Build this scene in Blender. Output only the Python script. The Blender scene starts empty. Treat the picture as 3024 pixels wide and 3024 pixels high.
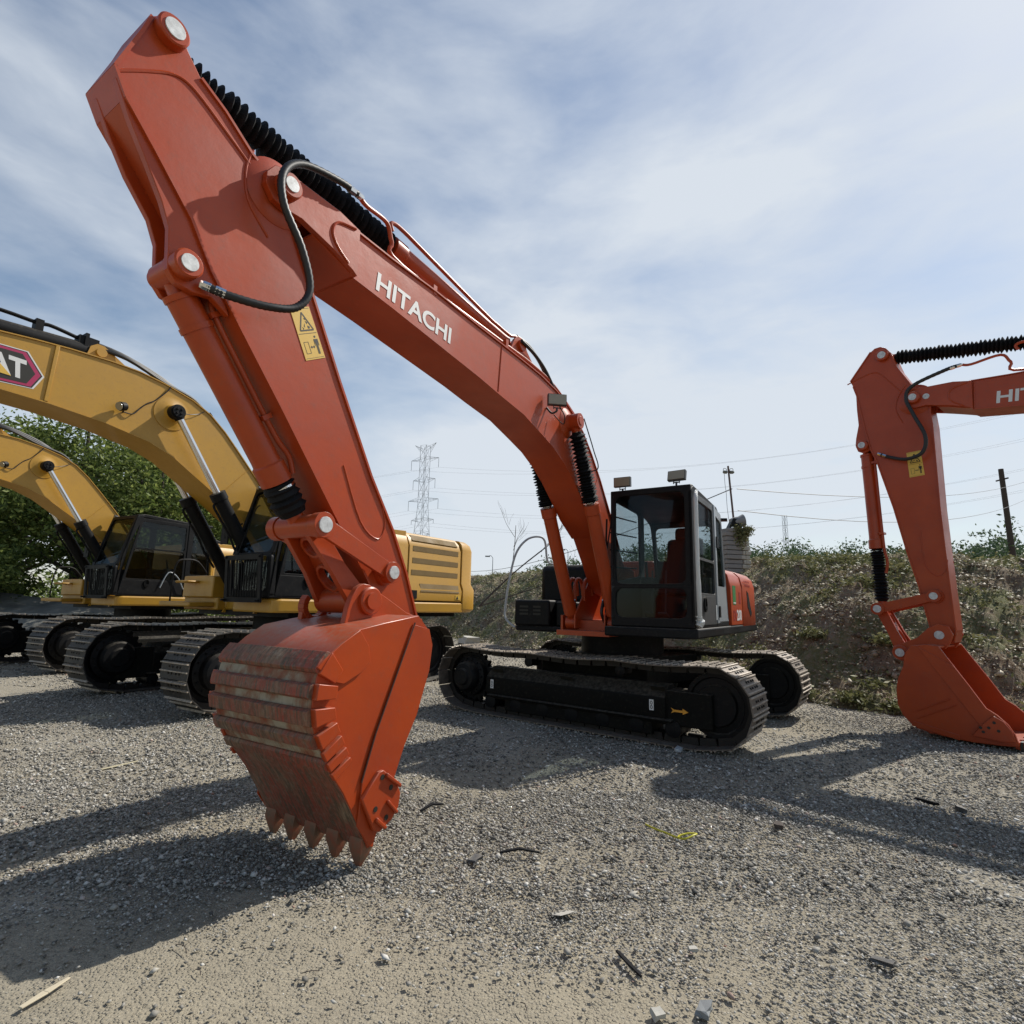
import bpy, bmesh, math, random
import numpy as np
from mathutils import Vector, Matrix
random.seed(7)
RNG = np.random.default_rng(11)
scene = bpy.context.scene
COL = scene.collection
PI = math.pi

# ------------------------------------------------------------------ materials
def mat(name, color, rough=0.5, metal=0.0, coat=0.0, spec=0.5):
    m = bpy.data.materials.new(name); m.use_nodes = True
    b = m.node_tree.nodes['Principled BSDF']
    b.inputs['Base Color'].default_value = (*color, 1)
    b.inputs['Roughness'].default_value = rough
    b.inputs['Metallic'].default_value = metal
    b.inputs['Coat Weight'].default_value = coat
    b.inputs['Specular IOR Level'].default_value = spec
    return m
def N(m, t, **kw):
    n = m.node_tree.nodes.new(t)
    for k, v in kw.items(): setattr(n, k, v)
    return n
def L(m, a, b): m.node_tree.links.new(a, b)
def noise(m, scale, detail=4, rough=0.55, vec=None):
    n = N(m, 'ShaderNodeTexNoise'); n.inputs['Scale'].default_value = scale
    n.inputs['Detail'].default_value = detail; n.inputs['Roughness'].default_value = rough
    if vec is not None: L(m, vec, n.inputs['Vector'])
    return n
def ramp(m, src, stops):
    r = N(m, 'ShaderNodeValToRGB'); e = r.color_ramp.elements
    e[0].position, e[0].color = stops[0][0], (*stops[0][1], 1)
    e[1].position, e[1].color = stops[-1][0], (*stops[-1][1], 1)
    for p, c in stops[1:-1]:
        x = e.new(p); x.color = (*c, 1)
    L(m, src, r.inputs['Fac']); return r
def mix(m, fac, a, b, mode='MIX'):
    n = N(m, 'ShaderNodeMix', data_type='RGBA', blend_type=mode)
    if isinstance(fac, (int, float)): n.inputs[0].default_value = fac
    else: L(m, fac, n.inputs[0])
    for i, s in ((6, a), (7, b)):
        if isinstance(s, tuple): n.inputs[i].default_value = (*s, 1)
        else: L(m, s, n.inputs[i])
    return n.outputs[2]
def texco(m, kind='Object', scale=None):
    t = N(m, 'ShaderNodeTexCoord').outputs[kind]
    if scale:
        mp = N(m, 'ShaderNodeMapping'); mp.inputs['Scale'].default_value = scale
        L(m, t, mp.inputs['Vector']); t = mp.outputs[0]
    return t
def bump(m, h, strength=0.3, dist=0.01, prev=None):
    b = N(m, 'ShaderNodeBump'); b.inputs['Strength'].default_value = strength
    b.inputs['Distance'].default_value = dist; L(m, h, b.inputs['Height'])
    if prev is not None: L(m, prev, b.inputs['Normal'])
    return b.outputs[0]
def bsdf(m): return m.node_tree.nodes['Principled BSDF']

def paint(name, color, dark, rough=0.34, grime=(0.12, 0.085, 0.06), gamt=0.25, coat=0.12):
    m = mat(name, color, rough, coat=coat); bs = bsdf(m)
    v = texco(m)
    n1 = noise(m, 2.3, 6, 0.6, v); n2 = noise(m, 26, 5, 0.65, v)
    c = mix(m, ramp(m, n1.outputs[0], [(0.35, (0, 0, 0)), (0.7, (1, 1, 1))]).outputs[0], color, dark)
    g = ramp(m, n2.outputs[0], [(0.54, (0, 0, 0)), (0.78, (gamt,) * 3)]).outputs[0]
    c = mix(m, g, c, grime)
    sc = noise(m, 1.0, 5, 0.75, texco(m, scale=(3.0, 3.0, 90))); sc2 = noise(m, 1.0, 5, 0.75, texco(m, scale=(70, 4, 3.0)))
    c = mix(m, ramp(m, sc.outputs[0], [(0.66, (0,)*3), (0.72, (gamt*1.1,)*3)]).outputs[0], c, tuple(min(1, x*1.6+.04) for x in dark))
    c = mix(m, ramp(m, sc2.outputs[0], [(0.67, (0,)*3), (0.72, (gamt*1.1,)*3)]).outputs[0], c, grime)
    dn_ = N(m, 'ShaderNodeNewGeometry'); dz = N(m, 'ShaderNodeSeparateXYZ'); L(m, dn_.outputs['Normal'], dz.inputs[0])     # dust settled on upward faces
    dm_ = N(m, 'ShaderNodeMath', operation='MULTIPLY'); L(m, ramp(m, dz.outputs[2], [(0.45, (0,)*3), (0.95, (0.42,)*3)]).outputs[0], dm_.inputs[0]); L(m, ramp(m, n2.outputs[0], [(0.35, (0.2,)*3), (0.65, (1,)*3)]).outputs[0], dm_.inputs[1])
    c = mix(m, dm_.outputs[0], c, (0.27, 0.235, 0.185))
    L(m, c, bs.inputs['Base Color'])
    r = ramp(m, n1.outputs[0], [(0.2, (rough * 0.8,) * 3), (0.8, (rough * 1.45,) * 3)])
    L(m, r.outputs[0], bs.inputs['Roughness'])
    nb = noise(m, 90, 3, 0.6, v)
    L(m, bump(m, nb.outputs[0], 0.08, 0.002, bump(m, n1.outputs[0], 0.12, 0.03)), bs.inputs['Normal'])
    return m
M = {}
M["orange"] = paint("orange_paint", (0.43, 0.058, 0.009), (0.34, 0.042, 0.008), coat=0.03)
bsdf(M['orange']).inputs['Specular IOR Level'].default_value = 0.42
M['yellow'] = paint('yellow_paint', (0.48, 0.255, 0.024), (0.42, 0.220, 0.022), rough=0.42)
M['black'] = paint('black_paint', (0.006, 0.006, 0.0065), (0.010, 0.010, 0.0105), rough=0.46, grime=(0.05, 0.045, 0.035), gamt=0.35, coat=0)
bsdf(M['black']).inputs['Specular IOR Level'].default_value = 0.16
M['frame'] = paint('undercarriage_paint', (0.006, 0.006, 0.0055), (0.011, 0.010, 0.008), rough=0.6, grime=(0.05, 0.045, 0.03), gamt=0.5, coat=0)
bsdf(M['frame']).inputs['Specular IOR Level'].default_value = 0.12
M['grey'] = paint('grey_cab_paint', (0.32, 0.345, 0.36), (0.27, 0.29, 0.30), rough=0.35)
M['darkgrey'] = paint('dark_grey_paint', (0.055, 0.055, 0.055), (0.04, 0.04, 0.04), rough=0.45)
M['rubber'] = mat('black_rubber', (0.008, 0.008, 0.009), 0.7, spec=0.2)
b_ = M['rubber']; L(b_, bump(b_, noise(b_, 60, 3).outputs[0], 0.4, 0.004), bsdf(b_).inputs['Normal'])
M['hose'] = mat('hose_rubber', (0.015, 0.014, 0.013), 0.5)
M['chrome'] = mat('chrome_rod', (0.75, 0.75, 0.74), 0.12, 1.0)
M['pin'] = mat('bare_pin_steel', (0.62, 0.63, 0.62), 0.55, 0.2)
p_ = M['pin']; v_ = noise(p_, 30, 4, 0.6, texco(p_))
L(p_, ramp(p_, v_.outputs[0], [(0.3, (0.42, 0.42, 0.41)), (0.7, (0.72, 0.73, 0.72))]).outputs[0], bsdf(p_).inputs['Base Color'])
M['pipe'] = M['orange']
M['white'] = mat('white_decal', (0.72, 0.71, 0.68), 0.5)
M['palegrey'] = mat('pale_grey_sticker', (0.45, 0.47, 0.47), 0.5)
M['warn'] = mat('yellow_label', (0.72, 0.45, 0.07), 0.5)
M['ink'] = mat('black_ink', (0.02, 0.018, 0.012), 0.6)
M['green'] = mat('green_sticker', (0.03, 0.20, 0.05), 0.5)
M['arrow'] = mat('orange_arrow_decal', (0.75, 0.33, 0.03), 0.5)
M['magenta'] = mat('magenta_decal', (0.42, 0.03, 0.10), 0.4)
M['lamp_glass'] = mat('dusty_lamp_glass', (0.30, 0.27, 0.19), 0.25, coat=0.5)
M['bark2'] = mat('rusty_weld', (0.09, 0.035, 0.022), 0.8)
M['foam'] = mat('clear_wrap_over_foam', (0.68, 0.68, 0.65), 0.3, coat=0.5)
f_ = M['foam']; L(f_, bump(f_, noise(f_, 45, 3).outputs[0], 0.8, 0.01), bsdf(f_).inputs['Normal'])
M['seat'] = mat('seat_fabric', (0.02, 0.02, 0.022), 0.9)
M['seatred'] = mat('worn_red_seat', (0.16, 0.03, 0.02), 0.8)
M['interior'] = mat('cab_interior', (0.03, 0.03, 0.033), 0.7)
M['tail_red'] = mat('small_red_label', (0.30, 0.02, 0.015), 0.5)

def shoe_mat():
    m = mat('track_shoe_steel', (0.1, 0.09, 0.08), 0.62, 0.25); bs = bsdf(m); v = texco(m)
    n = noise(m, 9, 6, 0.7, v); n2 = noise(m, 70, 4, 0.6, v)
    c = ramp(m, n.outputs[0], [(0.3, (0.06, 0.05, 0.042)), (0.5, (0.17, 0.142, 0.115)), (0.72, (0.33, 0.275, 0.22))])
    c2 = mix(m, n2.outputs[0], c.outputs[0], (0.16, 0.13, 0.10), 'MIX')
    L(m, c2, bs.inputs['Base Color']); L(m, bump(m, n2.outputs[0], 0.5, 0.006), bs.inputs['Normal']); return m
M['shoe'] = shoe_mat()
M['shoe_dark'] = paint('track_shoe_black', (0.022, 0.020, 0.018), (0.05, 0.045, 0.038), rough=0.6, grime=(0.16, 0.13, 0.10), gamt=0.8, coat=0)
M['bar'] = mat('worn_grouser', (0.25, 0.215, 0.175), 0.55, 0.2)
q_ = M['bar']; L(q_, ramp(q_, noise(q_, 22, 5, 0.65, texco(q_)).outputs[0], [(0.3, (0.17, 0.145, 0.115)), (0.65, (0.46, 0.39, 0.31))]).outputs[0], bsdf(q_).inputs['Base Color'])
M['link'] = mat('track_chain', (0.02, 0.017, 0.014), 0.6, 0.3)

def worn_mat():                     # scraped bucket back: paint, bare rust and dried soil
    m = mat('scraped_bucket_paint', (0.3, 0.08, 0.04), 0.62); bs = bsdf(m); v = texco(m)
    a = noise(m, 3.0, 7, 0.68, v)
    st = noise(m, 1.0, 6, 0.7, texco(m, scale=(14, 60, 5)))
    c = ramp(m, a.outputs[0], [(0.42, (0.28, 0.050, 0.026)), (0.54, (0.23, 0.080, 0.045)), (0.62, (0.22, 0.13, 0.075)), (0.76, (0.36, 0.285, 0.20))])
    s = ramp(m, st.outputs[0], [(0.47, (0, 0, 0)), (0.58, (0.95, 0.95, 0.95))])
    c = mix(m, s.outputs[0], c.outputs[0], (0.085, 0.058, 0.034))
    c = mix(m, ramp(m, noise(m, 38, 5, 0.7, v).outputs[0], [(0.5, (0, 0, 0)), (0.75, (0.6, 0.6, 0.6))]).outputs[0], c, (0.24, 0.21, 0.16))
    L(m, c, bs.inputs['Base Color'])
    L(m, bump(m, a.outputs[0], 0.4, 0.02, bump(m, st.outputs[0], 0.3, 0.008)), bs.inputs['Normal']); return m
M['worn'] = worn_mat()
def dusty_mat():                    # flat shell between the wear strips: dried grey-brown soil over red paint
    m = mat('dusty_bucket_shell', (0.3, 0.25, 0.2), 0.85, spec=0.2); bs = bsdf(m); v = texco(m)
    a = noise(m, 5.0, 6, 0.65, v); st = noise(m, 1.0, 6, 0.7, texco(m, scale=(14, 60, 5)))
    c = ramp(m, a.outputs[0], [(0.36, (0.26, 0.055, 0.030)), (0.48, (0.27, 0.15, 0.095)), (0.58, (0.34, 0.29, 0.215)), (0.8, (0.44, 0.39, 0.30))])
    L(m, mix(m, ramp(m, st.outputs[0], [(0.55, (0,)*3), (0.68, (0.7,)*3)]).outputs[0], c.outputs[0], (0.12, 0.08, 0.05)), bs.inputs['Base Color'])
    L(m, bump(m, a.outputs[0], 0.5, 0.015), bs.inputs['Normal']); return m
M['dusty'] = dusty_mat()
def tooth_mat():
    m = mat('worn_tooth_steel', (0.3, 0.1, 0.05), 0.55); bs = bsdf(m); v = texco(m)
    c = ramp(m, noise(m, 16, 6, 0.65, v).outputs[0], [(0.35, (0.27, 0.075, 0.035)), (0.55, (0.20, 0.10, 0.055)), (0.75, (0.13, 0.085, 0.05))])
    L(m, c.outputs[0], bs.inputs['Base Color']); return m
M['tooth'] = tooth_mat()

def glass(name, tint, fac=0.008):
    m = bpy.data.materials.new(name); m.use_nodes = True; nt = m.node_tree; nt.nodes.clear()
    o = N(m, 'ShaderNodeOutputMaterial'); mx = N(m, 'ShaderNodeMixShader')
    t = N(m, 'ShaderNodeBsdfTransparent'); t.inputs[0].default_value = (*tint, 1)
    g = N(m, 'ShaderNodeBsdfGlossy'); g.inputs['Roughness'].default_value = 0.03; g.inputs['Color'].default_value = (0.9, 0.95, 1, 1)
    lw = N(m, 'ShaderNodeLayerWeight'); lw.inputs['Blend'].default_value = 0.25
    mt = N(m, 'ShaderNodeMath', operation='MULTIPLY_ADD'); mt.inputs[1].default_value = 0.07; mt.inputs[2].default_value = fac
    L(m, lw.outputs['Fresnel'], mt.inputs[0]); L(m, mt.outputs[0], mx.inputs[0]); L(m, t.outputs[0], mx.inputs[1]); L(m, g.outputs[0], mx.inputs[2])
    L(m, mx.outputs[0], o.inputs[0]); return m
M['glass'] = glass('cab_glass', (0.74, 0.78, 0.79))
M['glass_dark'] = glass('tinted_cab_glass', (0.60, 0.64, 0.64), 0.02)

# ------------------------------------------------------------------ mesh builder
class MB:
    def __init__(s): s.v = []; s.f = []; s.m = []; s.cur = 0
    def add(s, vs, fs):
        o = len(s.v); s.v += [tuple(v) for v in vs]
        for f in fs: s.f.append(tuple(i + o for i in f)); s.m.append(s.cur)
        return s
    def box(s, x0, x1, y0, y1, z0, z1):
        return s.add([(x0,y0,z0),(x1,y0,z0),(x1,y1,z0),(x0,y1,z0),(x0,y0,z1),(x1,y0,z1),(x1,y1,z1),(x0,y1,z1)],
                     [(3,2,1,0),(4,5,6,7),(0,1,5,4),(1,2,6,5),(2,3,7,6),(3,0,4,7)])
    def obox(s, c, ax, ay, az):     # centre and three half-axis vectors
        c = Vector(c); ax = Vector(ax); ay = Vector(ay); az = Vector(az)
        vs = [c+i*ax+j*ay+k*az for k in (-1,1) for i,j in ((-1,-1),(1,-1),(1,1),(-1,1))]
        return s.add(vs, [(3,2,1,0),(4,5,6,7),(0,1,5,4),(1,2,6,5),(2,3,7,6),(3,0,4,7)])
    def prism(s, poly, a0, a1, ax='y'):     # poly in (u,z) extruded along y; 'x': poly (t,z) along x; 'z': poly (u,t) along z
        n = len(poly)
        def P(p, a): return (p[0], a, p[1]) if ax == 'y' else ((a, p[0], p[1]) if ax == 'x' else (p[0], p[1], a))
        vs = [P(p, a0) for p in poly] + [P(p, a1) for p in poly]
        fs = [tuple(range(n)), tuple(range(2*n-1, n-1, -1))] + [(i, (i+1) % n + 0, (i+1) % n + n, i+n) for i in range(n)]
        return s.add(vs, fs)
    def jitter(s, i0, n, amp, seed=1):
        r = random.Random(seed); k = 0
        while i0 < len(s.v):
            a, b, c = (r.uniform(-amp, amp) for _ in range(3)); tilt = [r.uniform(-amp, amp)*.8 for _ in range(n)]
            for j in range(n):
                if i0+j < len(s.v): v = s.v[i0+j]; s.v[i0+j] = (v[0]+a+tilt[j]*.35, v[1]+b, v[2]+c+tilt[(j+3)%n]*.35)
            i0 += n
    def jitter(s, i0, n, amp, seed=1):
        r = random.Random(seed); k = 0
        while i0 < len(s.v):
            a, b, c = (r.uniform(-amp, amp) for _ in range(3)); tilt = [r.uniform(-amp, amp)*.8 for _ in range(n)]
            for j in range(n):
                if i0+j < len(s.v): v = s.v[i0+j]; s.v[i0+j] = (v[0]+a+tilt[j]*.35, v[1]+b, v[2]+c+tilt[(j+3)%n]*.35)
            i0 += n
    def frame_of(s, d):
        d = Vector(d).normalized(); a = Vector((0,0,1)) if abs(d.z) < 0.9 else Vector((1,0,0))
        x = d.cross(a).normalized(); return x, d.cross(x).normalized(), d
    def lathe(s, p0, p1, prof, n=20, caps=True):    # prof: (dist along, radius)
        p0 = Vector(p0); p1 = Vector(p1); x, y, d = s.frame_of(p1-p0); vs = []
        for (t, r) in prof:
            for k in range(n):
                a = 2*PI*k/n; vs.append(p0 + d*t + x*(r*math.cos(a)) + y*(r*math.sin(a)))
        fs = []
        for i in range(len(prof)-1):
            for k in range(n):
                fs.append((i*n+k, i*n+(k+1)%n, (i+1)*n+(k+1)%n, (i+1)*n+k))
        if caps: fs += [tuple(range(n-1,-1,-1)), tuple((len(prof)-1)*n+k for k in range(n))]
        return s.add(vs, fs)
    def cyl(s, p0, p1, r, r1=None, n=20):
        l = (Vector(p1)-Vector(p0)).length
        return s.lathe(p0, p1, [(0, r), (l, r if r1 is None else r1)], n)
    def tube(s, pts, r, n=8, sub=6, ridge=0):
        P = [Vector(p) for p in pts]
        if sub > 1 and len(P) > 2:
            Q = []
            for i in range(len(P)-1):
                a = P[max(i-1,0)]; b = P[i]; c = P[i+1]; d = P[min(i+2,len(P)-1)]
                for k in range(sub):
                    t = k/sub
                    Q.append(0.5*((2*b)+(c-a)*t+(2*a-5*b+4*c-d)*t*t+(3*b-a-3*c+d)*t**3))
            Q.append(P[-1]); P = Q
        vs = []; up = None
        for i, p in enumerate(P):
            d = (P[min(i+1,len(P)-1)]-P[max(i-1,0)]).normalized()
            if up is None: up, _, _ = s.frame_of(d)
            up = (up - d*up.dot(d)).normalized(); y = d.cross(up)
            rr = (r[i*(len(r)-1)//max(1,len(P)-1)] if isinstance(r, (list, tuple)) else r)
            if ridge and i % 2: rr = rr*(1+ridge)
            for k in range(n):
                a = 2*PI*k/n; vs.append(p+up*(rr*math.cos(a))+y*(rr*math.sin(a)))
        fs = [(i*n+k, i*n+(k+1)%n, (i+1)*n+(k+1)%n, (i+1)*n+k) for i in range(len(P)-1) for k in range(n)]
        fs += [tuple(range(n-1,-1,-1)), tuple((len(P)-1)*n+k for k in range(n))]
        return s.add(vs, fs)
    def ring(s, outer, inner, th):          # two loops of 3D points of equal count, th: thickness vector
        n = len(outer); th = Vector(th)
        vs = [Vector(p) for p in outer]+[Vector(p) for p in inner]+[Vector(p)+th for p in outer]+[Vector(p)+th for p in inner]
        fs = []
        for i in range(n):
            j = (i+1) % n
            fs += [(i,j,n+j,n+i), (2*n+j,2*n+i,3*n+i,3*n+j), (j,i,2*n+i,2*n+j), (n+i,n+j,3*n+j,3*n+i)]
        return s.add(vs, fs)
    def slab(s, loop, th):
        n = len(loop); th = Vector(th); vs = [Vector(p) for p in loop]+[Vector(p)+th for p in loop]
        return s.add(vs, [tuple(range(n)), tuple(range(2*n-1,n-1,-1))]+[(i,(i+1)%n,(i+1)%n+n,i+n) for i in range(n)])
    def strip(s, prof, th, a0, a1):         # bent plate following a (u,z) polyline, thickness to its right side
        n = len(prof); inn = []
        for i in range(n):
            a = Vector(prof[max(i-1,0)]); b = Vector(prof[min(i+1,n-1)]); d = (b-a).normalized()
            inn.append((prof[i][0]+d.y*th, prof[i][1]-d.x*th))
        vs = []
        for (o, q) in zip(prof, inn): vs += [(o[0],a0,o[1]),(o[0],a1,o[1]),(q[0],a1,q[1]),(q[0],a0,q[1])]
        fs = [(0,1,2,3), tuple(4*(n-1)+k for k in (3,2,1,0))]
        for i in range(n-1):
            for k in range(4): fs.append((4*i+k, 4*i+(k+1)%4, 4*i+4+(k+1)%4, 4*i+4+k))
        return s.add(vs, fs)
    def build(s, name, mats, parent=None, bevel=0, smooth=35, recalc=True, label=None, loc=None):
        me = bpy.data.meshes.new(name); me.from_pydata(s.v, [], s.f)
        if not isinstance(mats, (list, tuple)): mats = [mats]
        for m in mats: me.materials.append(m)
        me.polygons.foreach_set('material_index', s.m)
        if recalc:
            bm = bmesh.new(); bm.from_mesh(me); bmesh.ops.recalc_face_normals(bm, faces=bm.faces)
            big = [f for f in bm.faces if len(f.verts) > 4]
            if big: bmesh.ops.triangulate(bm, faces=big)
            bm.to_mesh(me); bm.free()
        if smooth:
            me.polygons.foreach_set('use_smooth', [True]*len(me.polygons)); me.set_sharp_from_angle(angle=math.radians(smooth))
        me.update()
        o = bpy.data.objects.new(name, me); COL.objects.link(o)
        if parent: o.parent = parent
        if loc: o.location = loc
        if bevel:
            b = o.modifiers.new('Bevel', 'BEVEL'); b.width = bevel; b.segments = 2; b.limit_method = 'ANGLE'; b.angle_limit = math.radians(40)
        if label: o['label'] = label
        return o
def tag(o, label=None, cat=None, group=None, kind=None):
    if label: o['label'] = label
    if cat: o['category'] = cat
    if group: o['group'] = group
    if kind: o['kind'] = kind
    return o
def empty(name, loc, rz=0, **kw):
    o = bpy.data.objects.new(name, None); COL.objects.link(o); o.location = loc; o.rotation_euler = (0,0,rz)
    o.empty_display_size = 0.3
    return tag(o, **kw)
def rloop(corners, r, k=4):                 # rounded polygon loop in 2D
    out = []; n = len(corners)
    for i in range(n):
        p = Vector(corners[i]); a = Vector(corners[i-1]); b = Vector(corners[(i+1)%n])
        da = (a-p); db = (b-p); ra = min(r, da.length*0.45, db.length*0.45)
        s0 = p+da.normalized()*ra; s1 = p+db.normalized()*ra
        for j in range(k+1):
            t = j/k; out.append(tuple((1-t)**2*s0+2*t*(1-t)*p+t*t*s1))
    return out
def arc(c, r, a0, a1, k=8): return [(c[0]+r*math.cos(math.radians(a0+(a1-a0)*i/k)), c[1]+r*math.sin(math.radians(a0+(a1-a0)*i/k))) for i in range(k+1)]
def text_mesh(name, txt, origin, xdir, ydir, height, width, m, parent, bold=0.0, shear=0.0, thick=0.0008):
    cu = bpy.data.curves.new(name, 'FONT'); cu.body = txt; cu.size = 1.0; cu.extrude = thick*0.5/max(height, 1e-3); cu.offset = bold; cu.shear = shear
    o = bpy.data.objects.new(name+'_curve', cu); COL.objects.link(o); bpy.context.view_layer.update()
    me = bpy.data.meshes.new_from_object(o.evaluated_get(bpy.context.evaluated_depsgraph_get()))
    bpy.data.objects.remove(o); co = np.array([v.co[:] for v in me.vertices])
    lo = co.min(0); hi = co.max(0); sz = hi-lo
    X = Vector(xdir).normalized(); Y = Vector(ydir).normalized(); Z = X.cross(Y).normalized(); O = Vector(origin)
    for v in me.vertices:
        a = (v.co.x-lo[0])/sz[0]*width; b = (v.co.y-lo[1])/sz[1]*height; c = (v.co.z-lo[2])/max(sz[2],1e-6)*thick
        v.co = O+X*a+Y*b+Z*c
    me.materials.clear(); me.materials.append(m)
    for p in me.polygons: p.material_index = 0
    me.name = name; o = bpy.data.objects.new(name, me); COL.objects.link(o); o.parent = parent; return o
class Xf:                                   # rigid 2D map (u,z)->(u,z) with scale
    def __init__(s, a=None, b=None, a2=None, b2=None):
        if a is None: s.c, s.sn, s.k, s.a, s.a2 = 1, 0, 1, (0,0), (0,0); return
        d = complex(b[0]-a[0], b[1]-a[1]); e = complex(b2[0]-a2[0], b2[1]-a2[1]); q = e/d
        s.c, s.sn, s.a, s.a2 = q.real, q.imag, a, a2; s.k = abs(q)
    def __call__(s, p):
        x = p[0]-s.a[0]; y = p[1]-s.a[1]
        return (s.a2[0]+x*s.c-y*s.sn, s.a2[1]+x*s.sn+y*s.c)
    def P(s, ps): return [s(p) for p in ps]
    def d3(s, p, t): q = s(p); return (q[0], t, q[1])
# ------------------------------------------------------------------ excavator parts (machine frame: x forward, y left, z up)
def pin_cap(parent, P, t_end, r, boss_r, t_in, mcap, mboss, name='pin', side=1):
    b = MB(); b.lathe((P[0], t_in, P[1]), (P[0], t_end, P[1]), [(0, boss_r), (abs(t_end-t_in)-.008, boss_r), (abs(t_end-t_in), boss_r-.008)], 28)
    o = b.build('pin_boss', mboss, parent)
    c = MB(); c.cyl((P[0], t_end-.01*side, P[1]), (P[0], t_end+.006*side, P[1]), r, n=28)
    c.build(name, mcap, parent, bevel=.002); return o

def bellows(mb, p0, p1, r_out, r_in, pitch, t0, t1, squash=0.0):
    l = (Vector(p1)-Vector(p0)).length; prof = [(t0, r_in*.9)]; t = t0+.02; i = 0
    while t < t1-.02:
        q = (t-t0)/(t1-t0); pt = pitch*(1-squash*q)
        j = 1+.05*math.sin(i*2.1)
        prof += [(t, r_in*j), (t+pt*.5, r_out*(1+.04*math.sin(i*1.3)))]; t += pt; i += 1
    prof += [(min(t, t1-.002), r_in), (t1, r_in*.9)]
    i0 = len(mb.v); mb.lathe(p0, p1, prof, 22); mb.jitter(i0, 22, .005, int(t1*1000))

def track(name, path_len_pts, shoe_w, y0, pitch, mshoe, parent, label=None, grouser=.026, bars=((-.86,1),(.0,.85),(.82,.85))):
    """closed loop of shoes round a 2D path [(x,z)], width from y0 to y0+shoe_w"""
    P = [Vector(p) for p in path_len_pts]; n = len(P); seg = [(P[(i+1)%n]-P[i]).length for i in range(n)]; tot = sum(seg)
    cnt = int(round(tot/pitch)); pt = tot/cnt; mb = MB()
    def at(s):
        s %= tot; i = 0
        while s > seg[i]: s -= seg[i]; i = (i+1) % n
        d = (P[(i+1)%n]-P[i]).normalized(); return P[i]+d*s
    for k in range(cnt):
        a = at(k*pt+.004); b = at((k+1)*pt-.004); d = (b-a).normalized(); nn = Vector((-d.y, d.x))
        c = (a+b)/2; h = (b-a).length/2
        def W(s_, q): v = c+d*s_+nn*q; return (v.x, v.y)
        mb.cur = 0; mb.prism([W(-h,0), W(-h,.012), W(h,.010), W(h,0)], y0, y0+shoe_w)
        mb.cur = 2
        for (sa, gk) in bars: mb.prism([W(h*sa-.011,.011), W(h*sa-.007,grouser*gk), W(h*sa+.005,grouser*gk), W(h*sa+.010,.011)], y0+.002, y0+shoe_w-.002)
        mb.cur = 1                                                  # bolt heads and links under the shoe
        for yy in (.36, .64):
            lk = [W(-h*.98,-.002), W(h*.98,-.002), W(h*.85,-.075), W(-h*.85,-.075)]
            mb.prism(lk, y0+shoe_w*yy-.025, y0+shoe_w*yy+.025)
        for yy in (.30, .42, .58, .70):
            for sx in (-.4, .35):
                q = c+d*(h*sx)
                e = nn*.022; mb.obox((q.x+nn.x*.016, y0+shoe_w*yy, q.y+nn.y*.016), (d.x*.011,0,d.y*.011), (0,.011,0), (nn.x*.006,0,nn.y*.006))
    return mb.build(name, [mshoe, M['link'], M['bar']], parent, smooth=0, recalc=True, label=label)

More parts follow.
